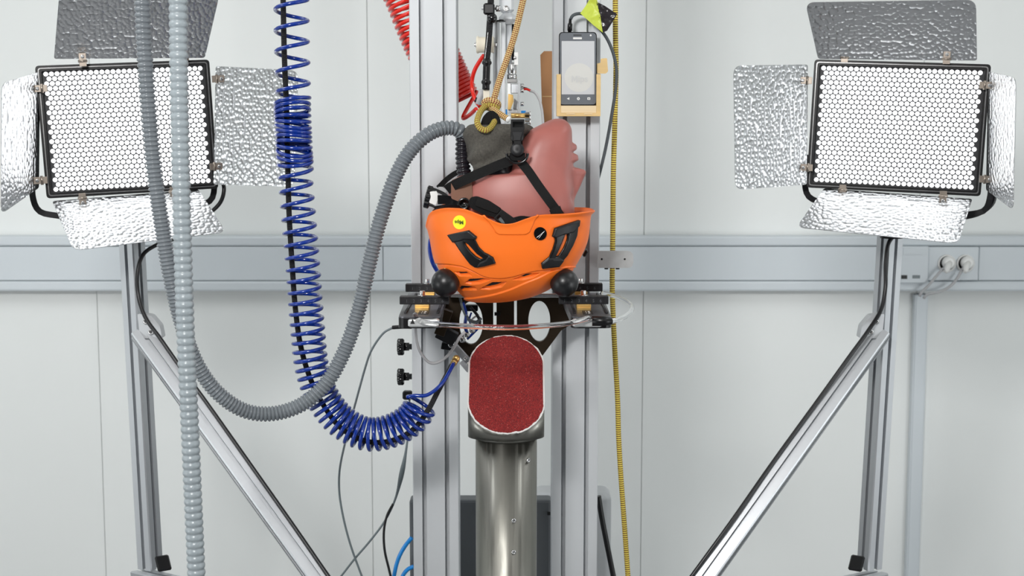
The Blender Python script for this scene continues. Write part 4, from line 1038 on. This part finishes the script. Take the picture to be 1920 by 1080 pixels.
# ------------------------------------------------------------------ corrugated hoses
def corrugated(pts, r, pitch, name, m, parent=None, amp=.0036, n=20):
    """pitch: function of length fraction"""
    path = smooth_path(pts, .0012); L = sum((path[i+1]-path[i]).length for i in range(len(path)-1)); phs_ = [0]
    for i in range(len(path)-1): phs_.append(phs_[-1]+(path[i+1]-path[i]).length/pitch(i/len(path)))
    tot = phs_[-1]; sub = 7; out = []; rad = []; j = 0
    for k in range(int(tot*sub)):
        ph = k/sub
        while j < len(phs_)-2 and phs_[j+1] < ph: j += 1
        t = (ph-phs_[j])/(phs_[j+1]-phs_[j]); out.append(path[j].lerp(path[j+1], t))
        rad.append(r-amp*(1-abs(math.sin(PI*ph))**.8))
    return MB().tube(out, r, n, rf=lambda l, i: rad[i], uv=False).build(name, m, parent)
ha = [P(874, 268, 2.66), P(868, 254, 2.66), P(858, 243, 2.655), P(838, 240, 2.65), P(812, 247, 2.64), P(786, 265, 2.63), P(762, 293, 2.62), P(740, 335, 2.61), P(722, 385, 2.60), P(708, 430, 2.59), P(690, 505, 2.58), P(670, 590, 2.57), P(645, 660, 2.56), P(612, 718, 2.55), P(568, 757, 2.54), P(515, 775, 2.53), P(462, 771, 2.52), P(412, 740, 2.51), P(372, 688, 2.50), P(342, 610, 2.49), P(318, 510, 2.48), P(303, 420, 2.48), P(289, 320, 2.48), P(278, 200, 2.48), P(270, 80, 2.48), P(265, -40, 2.48)]
top = ha[-1]; ha += [Vector((top.x-.02, top.y+.02, 2.2)), Vector((top.x-.03, top.y+.03, ZT))]
hs = thing('corrugated_hose', 'long grey corrugated hose looping from the top left up to the headform neck', 'hose', ha[-1], 'grey corrugated hoses')
hs['label'] = 'long grey corrugated hose looping from top left down and back up to the headform neck'
corrugated(ha, .0142, lambda f: .0078 if f < .05 else (.0067 if f < .45 else lerp(.0067, .0115, min(1, (f-.45)/.25))), 'hose_body', M['hose'], hs)
corrugated([P(868, 258, 2.655), P(867, 285, 2.655), P(868, 308, 2.65), P(871, 332, 2.645)], .0138, lambda f: .0085, 'black_hose_end', M['hose_b'], hs)
for q in ((333, -60), ):
    hb = [P(333, -40, 2.12), P(335, 100, 2.12), P(337, 220, 2.12), P(341, 400, 2.12), P(347, 600, 2.12), P(356, 800, 2.12), P(368, 1070, 2.12)]
    a = hb[0]; b = hb[-1]
    hb = [Vector((a.x-.02, a.y, ZT)), Vector((a.x-.008, a.y, 2.2))]+hb+[Vector((b.x+.01, b.y, .35)), Vector((b.x+.03, b.y, .015))]
    o = corrugated(hb, .0140, lambda f: .0112, 'corrugated_hose', M['hose_f'], None, .0024)
    tag(o, 'straight grey corrugated hose hanging nearest the camera in front of left lamp', 'hose', 'grey corrugated hoses')
# ------------------------------------------------------------------ coiled air hoses
def coil(axis_pts, rad, pitch, tr_, n=10, ph0=0, flip=1, tail0=(), tail1=(), seg=22, sq=1.0, wob=None):
    path = smooth_path(axis_pts, .0015); T, N = frames(path); N = [v for v in N]
    out = []; ph = ph0; acc = 0
    pts = []
    for i in range(len(path)):
        f = i/(len(path)-1); B = T[i].cross(N[i])
        if i: ph += 2*PI*(path[i]-path[i-1]).length/pitch(f)*flip
        pts.append((path[i], N[i], B, ph, rad(f)))
    k = 0; total = pts[-1][3]-ph0; steps = int(abs(total)/(2*PI)*seg); j = 0
    for q in range(steps+1):
        want = ph0+total*q/steps
        while j < len(pts)-2 and abs(pts[j+1][3]-ph0) < abs(want-ph0): j += 1
        a, b = pts[j], pts[j+1]; t = 0 if b[3] == a[3] else (want-a[3])/(b[3]-a[3])
        c = a[0].lerp(b[0], t); nn = a[1].lerp(b[1], t); bb = a[2].lerp(b[2], t); r = lerp(a[4], b[4], t)
        q_ = c+(nn*math.cos(want)*sq+bb*math.sin(want))*r
        if wob: q_ += wob(c, want, q)
        out.append(q_)
    if tail0: out = smooth_path(list(tail0)+[out[0]], .004)[:-1]+out
    if tail1: out = out+smooth_path([out[-1]]+list(tail1), .004)[1:]
    return out
CYb = 2.60
axp = [P(546, -60, CYb), P(547, 60, CYb), P(549, 150, CYb), P(551, 235, CYb), P(551, 300, CYb), P(556, 360, CYb), P(562, 430, CYb), P(568, 500, CYb), P(573, 570, CYb), P(578, 630, CYb), P(585, 690, CYb), P(603, 742, CYb), P(640, 790, CYb), P(690, 814, CYb), P(738, 806, CYb), P(775, 782, CYb), P(790, 758, CYb)]
axp = [Vector((axp[0].x, CYb, 2.25)), ]+axp
plen = smooth_path(axp, .0015); npl = len(plen)
def bpitch(f):
    p = plen[min(npl-1, int(f*(npl-1)))]; px, py = proj(p)
    if px < 600 and py < 720: return interp(py, [(150, .0375), (182, .024), (196, .0088), (296, .0092), (312, .018), (330, .027), (420, .0245), (520, .0215), (600, .0185), (700, .0150), (760, .0128)])
    return .0122
def brad(f):
    p = plen[min(npl-1, int(f*(npl-1)))]; px, py = proj(p); return .0290+(.0018 if py < 320 and py > 180 else 0)
def wob(c, a, k):
    px, py = proj(c)
    if px > 600 or py > 340 or py < 170: return Vector((0, 0, 0))
    e = sstep(py, 170, 195)*(1-sstep(py, 310, 340)); t_ = interp(py, [(170, .006), (205, .012), (235, -.003), (262, .002), (285, -.013), (320, -.006)])
    return Vector((.0022*math.sin(k*.011)*e, .0, (t_*math.cos(a+.5)+.0035*math.sin(a*1.0+k*.013))*e))
cp = coil(axp, brad, bpitch, .0037, wob=wob, ph0=.6, tail0=[Vector((axp[0].x+.01, CYb, ZT)), Vector((axp[0].x+.01, CYb, 2.4))], tail1=[P(775, 742, 2.59), P(800, 741, 2.59), P(826, 722, 2.60), P(842, 698, 2.62), P(851, 680, 2.64)])
bc = thing('coiled_air_hose', 'dark blue coiled air hose hanging beside left lamp and curving to the carriage', 'hose', axp[0], 'coiled air hoses')
MB().tube(cp, .0037, 8, uv=False).build('coil', M['blue'], bc)
q = P(851, 680, 2.64); d = (P(858, 668, 2.66)-q).normalized()
MB().lathe(q-d*.003, d, [(0, .006), (.007, .0065), (.007, .0052), (.013, .0052), (.013, .0066), (.02, .0066), (.024, .004)], 14).build('brass_fitting', M['brass'], bc)
bk_ = [P(530, -40, CYb), P(533, 100, CYb), P(537, 200, CYb), P(540, 330, CYb), P(542, 400, CYb), P(548, 500, CYb), P(554, 580, CYb), P(564, 650, CYb), P(580, 705, CYb), P(602, 752, CYb), P(640, 803, CYb), P(690, 828, CYb), P(735, 826, CYb), P(775, 805, CYb), P(803, 768, CYb), P(822, 732, 2.62), P(848, 684, 2.66)]
bk_ = [Vector((bk_[0].x-.01, CYb, ZT))]+bk_
o = MB().tube(smooth_path(bk_, .004), .0050, 12).build('braided_cable', M['sleevebr']); tag(o, 'black braided cable running down inside the blue coiled hose', 'cable')
RY_ = 3.07
axr = [P(748, -60, RY_), P(772, -10, RY_), P(790, 40, RY_), P(812, 95, RY_), P(838, 150, RY_), P(858, 190, RY_)]
cp = coil(axr, lambda f: lerp(.058, .050, f) if f < .6 else lerp(.05, .046, (f-.6)/.4), lambda f: lerp(.0165, .0080, min(1, f*1.25)), .0042, ph0=1, tail0=[Vector((axr[0].x-.03, RY_, ZT)), Vector((axr[0].x, RY_, 2.2))], tail1=[P(868, 222, 3.0), P(880, 216, 2.98), P(893, 204, 2.95)], seg=24)
rc = thing('coiled_air_hose', 'red coiled air hose passing behind the left aluminium column', 'hose', axr[0], 'coiled air hoses')
MB().tube(cp, .0042, 8, uv=False).build('coil', M['red'], rc)
rt = [P(907, 104, 2.86), P(900, 114, 2.87), P(890, 132, 2.88), P(885, 152, 2.89), P(886, 172, 2.89), P(893, 190, 2.88), P(900, 200, 2.86)]
MB().tube(smooth_path(rt, .003), .0042, 10).build('lead', M['red'], rc)
# light blue tubes
for i, (pts, lb) in enumerate((([(772, 1008), (758, 1026), (746, 1050), (738, 1085), (734, 1130)], 'bright blue tube curving down beside the left column at the bottom, outer one'), ([(776, 1062), (764, 1068), (754, 1082), (748, 1110)], 'bright blue tube beside the left column at the bottom, inner shorter one'))):
    o = MB().tube(smooth_path(PP(pts, 3.04), .004), .0046, 10).build('air_tube', M['blue2']); tag(o, lb, 'tube', 'blue tubes at the bottom')
o = MB().tube(smooth_path([P(812, 436, 2.80), P(807, 452, 2.80), P(806, 470, 2.80), P(811, 492, 2.80), P(822, 512, 2.81), P(836, 535, 2.81), P(850, 556, 2.80)], .004), .0042, 10).build('air_tube', M['blue']); tag(o, 'dark blue tube curving behind the back of the orange helmet', 'tube')
# thin cables
def cable(pts, r, m, lb, name='cable', cat='cable', Y=None, group=None, bulge=None):
    p = smooth_path(PP(pts, Y), .004); o = MB().tube(p, r, 10, rf=bulge).build(name, M[m]); return tag(o, lb, cat, group)
ca = thing('sensor_cable', 'thin grey cable with black plug drooping left of the left column', 'cable', P(700, 700, 2.95), 'thin cables left of the column')
pth = smooth_path(PP([(738, 614), (722, 622), (708, 638), (694, 662), (684, 692), (674, 728), (661, 776), (648, 826), (637, 880), (636, 920), (642, 962), (656, 1018), (680, 1085), (700, 1140)], 2.96), .005); MB().tube(pth, .0023, 8).build('lead', M['gcab'], ca)
MB().tube(smooth_path([P(736, 614, 2.96), P(752, 613, 2.955), P(772, 613, 2.94)], .004), .0042, 12).build('plug', M['black'], ca)
cable([(768, 742), (766, 800), (762, 840), (754, 884), (741, 936), (722, 976), (694, 1014), (664, 1049), (636, 1085), (600, 1130)], .0023, 'gcab', 'thin grey cable with a thickened joint, crossing its neighbour left of the column', 'sensor_cable', Y=2.99, group='thin cables left of the column', bulge=lambda l, i: .0023+.0034*math.exp(-((l-.17)/.035)**2))
cable([(737, 945), (726, 966), (720, 994), (721, 1030), (730, 1070), (742, 1120)], .0027, 'bcab', 'short black cable hanging below the thickened cable joint left of the column', 'sensor_cable', Y=2.985, group='thin cables left of the column')
cable([(779, 608), (780, 630), (784, 650), (793, 668), (806, 680), (820, 680), (838, 668), (852, 650), (862, 632), (872, 622)], .0028, 'lcab', 'pale grey cable looping under the left steel arm', 'looped_cable', Y=2.68)
cable([(1122, 930), (1128, 968), (1136, 1010), (1144, 1050), (1156, 1110)], .0062, 'bcab', 'thick black cable slanting down right of the right column at the bottom', 'power_cable', Y=3.05)
# yellow rope
yr = [(1154, -60), (1154, 60), (1155, 130), (1153, 220), (1150, 330), (1149, 440), (1148, 540), (1150, 600), (1153, 660), (1158, 750), (1160, 820), (1164, 890), (1169, 960), (1174, 1030), (1178, 1090)]
pts = PP(yr, 2.93); pts = [Vector((pts[0].x, 2.93, ZT))]+pts+[Vector((pts[-1].x+.02, 2.93, .3)), Vector((pts[-1].x+.03, 2.90, .01))]
o = MB().tube(smooth_path(pts, .003), .0054, 14).build('yellow_rope', M['yrope']); tag(o, 'yellow rope with dark ticks hanging right of the right aluminium column', 'rope')
# ------------------------------------------------------------------ phone, holder and flag
PYd = 2.83
hl_ = thing('phone_holder', 'small wooden phone holder fixed to the front of the right column', 'holder', P(1085, 218, PYd+.02))
def pbox(x0, y0, x1, y1, Y, th, name, m, par, bev=.0006): return box_px(MB(), x0, y0, x1, y1, Y, th).build(name, M[m], par, bevel=bev)
pbox(1044, 139, 1051.5, 217, PYd, .03, 'side_strip', 'wood', hl_); pbox(1118.5, 139, 1126, 217, PYd, .03, 'side_strip', 'wood', hl_)
pbox(1051.5, 198, 1118.5, 212, PYd+.001, .028, 'bottom_block', 'wood2', hl_); pbox(1044, 212, 1126, 218, PYd-.003, .033, 'lip', 'wood', hl_)
pbox(1051, 140, 1119, 214, PYd+.032, .012, 'back_board', 'wood', hl_)
for xx in (1062, 1095): pbox(xx, 212.6, xx+16, 214.2, PYd-.0045, .003, 'staple', 'wood2', hl_, 0)
tb, fr = pxpoly(roundpoly([(1119, 119), (1126, 118), (1126, 110), (1138, 109), (1140, 134), (1136, 138), (1119, 138)], 2, 3), PYd+.014)
MB().prism(tb, fr, .002).build('card_tab', M['wood'], hl_)
ph_ = thing('phone', 'grey smartphone with a pale screen standing in the wooden holder', 'phone', P(1084, 197, PYd+.004))
bd, fr = pxpoly([(1048, 60), (1119, 60), (1119, 197.5), (1048, 197.5)], PYd+.006); bd = roundpoly(bd, .008, 6)
MB().prism(bd, fr, .009, z0=-.009).build('casing', M['blackg'], ph_, bevel=.0012)
bd2, _ = pxpoly([(1049.5, 61.5), (1117.5, 61.5), (1117.5, 196), (1049.5, 196)], PYd+.006); MB().prism(roundpoly(bd2, .0072, 6), fr, .0004).build('front_glass', M['phone'], ph_)
sc_, _ = pxpoly([(1053, 77), (1114.5, 77), (1114.5, 177), (1053, 177)], PYd+.006); MB().prism(sc_, fr, .0004, z0=.0004).build('screen', M['screen'], ph_)
dc_, _ = pxpoly(ell(1085.5, 145.5, 27, 27, 40), PYd+.006); dk = MB().prism(dc_, fr, .0003, z0=.0007).build('logo_disc', M['disc'], ph_)
mips(P(1086, 148, PYd+.0046), Vector((1, 0, 0)), Vector((0, 0, 1)), .018).build('logo_lettering', M['faint'], dk)
for (x0, y0, x1, y1, m) in ((1075, 65, 1090.5, 66.8, 'ink'), (1074.5, 70, 1091, 73.5, 'white')):
    a, _ = pxpoly(roundpoly([(x0, y0), (x1, y0), (x1, y1), (x0, y1)], .6, 2), PYd+.006); MB().prism(a, fr, .0003, z0=.0004).build('earpiece' if m == 'ink' else 'maker_strip', M[m], ph_)
a, _ = pxpoly(ell(1107.5, 66.3, 1.8, 1.8, 14), PYd+.006); MB().prism(a, fr, .0003, z0=.0004).build('front_camera', M['white'], ph_)
a, _ = pxpoly([(1062.5, 185), (1067.5, 182.5), (1067.5, 187.5)], PYd+.006); MB().prism(a, fr, .0003, z0=.0004).build('back_key', M['white'], ph_)
a, _ = pxpoly(ell(1084.5, 185, 2.8, 2.8, 16), PYd+.006); a2, _ = pxpoly(ell(1084.5, 185, 1, 1, 10), PYd+.006); MB().prism(a, fr, .0003, holes=[a2], z0=.0004).build('home_key', M['white'], ph_)
a, _ = pxpoly(roundpoly([(1101.3, 182.6), (1106.7, 182.6), (1106.7, 187.2), (1101.3, 187.2)], .6, 2), PYd+.006); a2, _ = pxpoly([(1103, 184), (1105, 184), (1105, 186), (1103, 186)], PYd+.006); MB().prism(a, fr, .0003, holes=[a2], z0=.0004).build('recent_key', M['white'], ph_)
uc = thing('phone_cable', 'grey braided charging cable plugged into the top of the phone', 'cable', P(1069, 58, PYd))
MB().lathe(P(1068, 60.5, PYd+.010), (.05, 0, 1), [(0, .0036), (.003, .0036), (.003, .0048), (.016, .0048), (.018, .003), (.026, .0026)], 12).build('plug', M['black'], uc)
pth = smooth_path([P(1070, 36, PYd+.01), P(1073, 30, PYd+.01), P(1082, 26, PYd+.01), P(1095, 27, PYd+.012), P(1112, 42, PYd+.02), P(1128, 58, PYd+.03), P(1140, 76, PYd+.035), P(1151, 104, PYd+.035), P(1156, 132, PYd+.035), P(1154, 170, PYd+.035), P(1147, 215, PYd+.04), P(1141, 250, PYd+.045), P(1134, 285, PYd+.05), P(1126, 318, PYd+.055), P(1119, 345, 2.95)], .004)
MB().tube(pth, .0032, 10).build('lead', M['pcab'], uc)
fl = thing('tape_flag', 'folded lime and black tape flag stuck round the phone cable', 'tape', P(1130, 60, PYd))
def sheet(l, mapY, name, m, par):
    pl, f_ = pxpoly(l, PYd)
    O_, a_, b_, c_ = f_
    return MB().prism(pl, None, .0012, mapf=lambda x, y, h: Vector((O_.x+x, O_.y+.004+.006*math.sin(x*70+y*40)+.004*noise.noise(Vector((x*90, y*90, 2)))-h, O_.z+y)), grid=.004).build(name, m, par)
sheet([(1088, 25), (1098, 11), (1108, -6), (1117, -10), (1122, 8), (1126, 30), (1131, 60.5), (1112, 46)], None, 'lime_half', M['lime'], fl)
sheet([(1118, -2), (1121, 4), (1134, 11), (1157, 26.5), (1148, 42), (1139, 57), (1131, 60.5), (1126, 40), (1121, 18)], None, 'black_half', M['ktape'], fl)
# cardboard strip behind
cs_ = thing('cardboard_strip', 'brown cardboard strip standing upright behind the right column above the headform', 'cardboard', P(1024, 240, 3.02))
cl_, fr = pxpoly([(1013, 103), (1020, 96), (1044, 96), (1044, 330), (1020, 330)], 3.02); MB().prism(cl_, fr, .003).build('sheet', M['card'], cs_)
cl_, fr = pxpoly([(1017, 180), (1044, 180), (1044, 181.5), (1017, 181.5)], 3.02); MB().prism(cl_, fr, .0035).build('crease', M['wood'], cs_)
# ------------------------------------------------------------------ lifting gear between the columns
GY = 2.78
gr = thing('guide_rail', 'slim pale aluminium guide rail between the columns above the headform', 'rail', P(937, 230, GY))
A = P(937, 40, GY); B = P(937, 236, GY)
for xx, ww in ((930.5, 12.5), (943.5, 8)):
    a = P(xx, 140, GY); extrude(MB(), (a.x, GY+.013, B.z), (a.x, GY+.013, A.z), section(ww/960, .026, (0,) if ww > 10 else (), (0,), .004, .003, .001, .001), (0, -1, 0)).build('rail_profile', M['alu'], gr)
MB().box((P(936, 39, GY).x, GY+.013, A.z+.001), (.024, .03, .003)).build('end_cap', M['black'], gr)
pc = thing('pneumatic_cylinder', 'silver pneumatic cylinder with flange hanging between the columns at the top', 'cylinder', P(951, 100, GY))
q = P(950, 24, GY+.012); zt_ = P(950, -60, GY).z
MB().cbox((q.x, GY+.012, (zt_+q.z)/2), (.028, .028, zt_-q.z), None, .005).build('cylinder_body', M['alu'], pc)
MB().cbox((P(952, 30, GY).x, GY+.012, P(952, 34, GY).z), (.034, .034, .022), None, .009).build('flange', M['alu'], pc)
MB().lathe(P(949, 16, GY-.003), (0, -1, 0), [(0, .0056), (.003, .0056), (.003, .003), (.001, .003)], 16).build('hex_screw', M['steel'], pc)
a, b = P(954, 44, GY), P(954, 116, GY); MB().cyl((a.x, GY+.014, b.z), (a.x, GY+.014, a.z), .0058, 20).build('piston_rod', M['alu'], pc)
a, b = P(961.5, 44, GY), P(961.5, 112, GY); MB().cyl((a.x, GY+.02, b.z), (a.x, GY+.02, a.z), .0032, 12).build('guide_rod', M['blackm'], pc)
MB().lathe((P(960, 148, GY).x, GY+.012, P(960, 148, GY).z), (0, 0, 1), [(0, .0095), (.009, .0095), (.009, .007), (.012, .0085), (.028, .0085), (.032, .006)], 18).build('rod_end', M['steel'], pc)
zq = P(960, -60, GY).z; MB().box((q.x, GY+.014, (zq+ZT)/2), (.02, .02, ZT-zq)).build('hanger', M['alu_d'], pc)
pbox(964, 98, 971.5, 122, GY+.004, .012, 'sensor', 'white', pc); MB().lathe(P(965.5, 108, GY+.003), (0, -1, 0), [(0, .003), (.002, .003), (.002, .0012)], 10).build('sensor_screw', M['steel'], pc)
lg = thing('release_latch', 'small metal release latch with bolts just above the headform neck', 'latch', P(965, 225, GY))
pbox(951, 148, 970, 155, GY-.004, .03, 'top_plate', 'steel', lg); pbox(951, 155, 958, 212, GY, .008, 'side_plate', 'zinc', lg); pbox(958, 157, 972, 175, GY+.004, .012, 'block', 'alu_d', lg, .001)
pbox(971, 150, 975, 214, GY-.002, .03, 'side_plate', 'alu', lg); pbox(953, 205, 971, 212, GY-.002, .02, 'cross_bar', 'alu', lg)
pl_, fr = pxpoly([(953, 176), (962, 178), (963, 190), (957, 206), (952, 206)], GY-.004); MB().prism(pl_, fr, .006).build('latch_lever', M['brass'], lg, bevel=.0008)
pl_, fr = pxpoly([(964, 184), (971, 190), (969, 205), (962, 205)], GY-.002); MB().prism(pl_, fr, .006).build('latch_lever', M['steel'], lg, bevel=.0008)
for (px, py) in ((976, 161), (976, 170), (976, 195)): MB().lathe(P(px, py, GY+.004), (1, 0, 0), [(0, .0042), (.0055, .0042), (.0065, .003)], 10).build('bolt', M['steel'], lg)
a, b = P(958, 217, GY-.01), P(984, 217, GY-.01); MB().cyl(a, b, .0048, 16).build('brass_pin', M['brass'], lg)
for (px, py) in ((984, 214), (984, 221), (984, 229)): MB().lathe(P(px, py, GY-.008), (1, 0, 0), [(0, .0038), (.009, .0038), (.009, .0052), (.0115, .0052)], 12).build('bolt', M['steel'], lg)
pbox(977, 207.5, 986, 212, GY-.004, .008, 'blue_tag', 'blue2', lg); pbox(948, 205, 951, 218, GY+.002, .01, 'blue_tag', 'blue2', lg)
sw = thing('sensor_lead', 'thin grey lead with red tip leaving the release latch to the right', 'cable', P(985, 170, GY))
MB().tube(smooth_path(PP([(993, 170), (1002, 173), (1010, 184), (1015, 200), (1018, 225), (1019, 260)], GY+.02), .003), .0026, 10).build('lead', M['lcab'], sw)
MB().tube(smooth_path(PP([(980, 168), (987, 167), (994, 170)], GY+.018), .003), .0022, 8).build('heat_shrink', M['red'], sw); MB().tube(smooth_path(PP([(979, 164), (986, 165), (995, 169)], GY+.022), .003), .0014, 8).build('dark_core', M['bcab'], sw)
# braided black cable with clamp, and cream roller
bl = thing('braided_rod', 'black braided vertical cable with rubber collars in front of guide rail', 'cable', P(912, 170, 2.72))
pth = smooth_path([Vector((P(920, -40, 2.72).x+.01, 2.72, ZT)), P(921, -30, 2.72), P(920, 10, 2.72), P(918, 50, 2.72), P(914, 100, 2.72), P(912, 115, 2.72)], .004); MB().tube(pth, .0062, 14).build('braided_sleeve', M['sleevebr'], bl)
pth = smooth_path([P(913, 110, 2.72), P(911, 168, 2.72)], .003); MB().tube(pth, .0070, 16, rf=lambda l, i: .0070+(.0022 if (.004 < l < .010 or .040 < l < .046) else 0)).build('rubber_boot', M['black'], bl)
MB().tube(smooth_path([P(915, 60, 2.712), P(909, 112, 2.712)], .004), .0009, 6).build('edge_wire', M['steel'], bl)
pbox(906, 168, 918, 188, 2.722, .01, 'cable_end', 'cream', bl)
MB().cbox(P(917, 17, 2.715), (.021, .02, .021), None, .003).build('clamp', M['black'], bl)
MB().sphere(P(922.5, 34, 2.708), .0098, 20, 14).build('clamp_ball', M['blackg'], bl)
MB().cyl(P(903, 16, 2.715), P(938, 16, 2.715), .0028, 10).build('clamp_bolt', M['steel'], bl)
MB().lathe(P(930, 16, 2.715), (1, 0, 0), [(0, .006), (.008, .006)], 12).build('clamp_nut', M['steel'], bl)
ro = thing('cream_roller', 'cream plastic roller with steel bolt behind the black braided cable', 'roller', P(908, 84, GY))
MB().lathe(P(893, 84, GY), (1, 0, 0), [(0, .014), (.0015, .0165), (.004, .0165), (.006, .015), (.030, .015), (.032, .0165), (.034, .014)], 32).build('roller_body', M['cream'], ro)
MB().lathe(P(889, 84, GY), (1, 0, 0), [(0, .0032), (.003, .0032), (.003, .0055), (.0065, .0055)], 6, smooth=False).build('bolt', M['steel'], ro)
MB().cyl(P(924, 84, GY), P(932, 84, GY), .004, 12).build('axle', M['steel'], ro)
ar_ = thing('air_connector', 'slanted pale air connector holding the red hose lead above the neck', 'connector', P(900, 190, 2.84))
a, b = P(896, 196, 2.84), P(904, 168, 2.84); MB().cyl(a, b, .0062, 14, .001).build('connector_body', M['lcab'], ar_); MB().cyl(P(892, 192, 2.84), P(896, 184, 2.84), .004, 10).build('release_ring', M['black'], ar_)
MB().cyl(P(893, 210, 2.84), P(899, 209, 2.84), .003, 10).build('screw', M['steel'], ar_)
# ------------------------------------------------------------------ red lifting rope with knot
RYp = 2.63
rp = thing('lifting_rope', 'red and yellow climbing rope knotted above the headform neck', 'rope', P(925, 210, RYp))
rr_ = .0058
p_ = [P(997, -60, RYp), P(981, 0, RYp), P(966, 62, RYp), P(950, 112, RYp), P(936, 152, RYp), P(925, 190, RYp), P(921, 204, RYp+.004)]
p_ = [Vector((p_[0].x+.03, RYp, 2.25)), ]+p_; p_ = [Vector((p_[0].x+.08, RYp, ZT))]+p_
MB().tube(smooth_path(p_, .003), rr_, 16).build('standing_rope', M['rope'], rp)
k1 = [P(909, 198, RYp), P(908, 192, RYp-.009), P(915, 188, RYp-.014), P(925, 189, RYp-.016), P(933, 193, RYp-.012), P(934, 199, RYp-.002), P(928, 203, RYp+.008), P(918, 203, RYp+.010), P(910, 200, RYp+.006)]
MB().tube(smooth_path(k1, .002), .0056, 14).build('knot_turn', M['rope'], rp)
k3 = [P(908, 203, RYp-.008), P(915, 198, RYp-.014), P(926, 199, RYp-.015), P(934, 204, RYp-.008)]
MB().tube(smooth_path(k3, .002), .0052, 14).build('knot_turn', M['rope_g'], rp)
lp_ = [P(914, 196, RYp-.006), P(904, 205, RYp-.025), P(897, 218, RYp-.045), P(895, 230, RYp-.055), P(900, 240, RYp-.058), P(910, 244, RYp-.058), P(919, 240, RYp-.050), P(927, 228, RYp-.035), P(929, 214, RYp-.018), P(924, 200, RYp)]
MB().tube(smooth_path(lp_, .003), .0056, 14).build('knot_loop', M['rope_g'], rp)
tl = [P(918, 199, RYp-.010), P(926, 206, RYp-.02), P(936, 213, RYp-.03), P(952, 223, RYp-.04)]
MB().tube(smooth_path(tl, .003), .0056, 14).build('rope_tail', M['rope'], rp)
MB().lathe(P(952, 223, RYp-.04), (P(960, 228, RYp-.045)-P(952, 223, RYp-.04)).normalized(), [(0, .0058), (.003, .0062), (.005, .003)], 12).build('frayed_end', M['white'], rp)
lug = thing('webbing_sling', 'black webbing sling tying the lifting rope to the headform neck', 'sling', P(922, 240, RYp))
for i, pts in enumerate(([(906, 240), (912, 222), (922, 214), (930, 222), (934, 240)], [(912, 244), (916, 226), (924, 218), (930, 228), (930, 244)])):
    MB().ribbon([P(a, b, RYp-.035+.008*i) for a, b in pts], .013, .004, (0, -1, 0), .003).build('sling_loop', M['pad'], lug)
MB().sphere(P(920, 228, RYp-.030), .011, 16, 10, (1, .7, .8)).build('sling_core', M['pad'], lug)
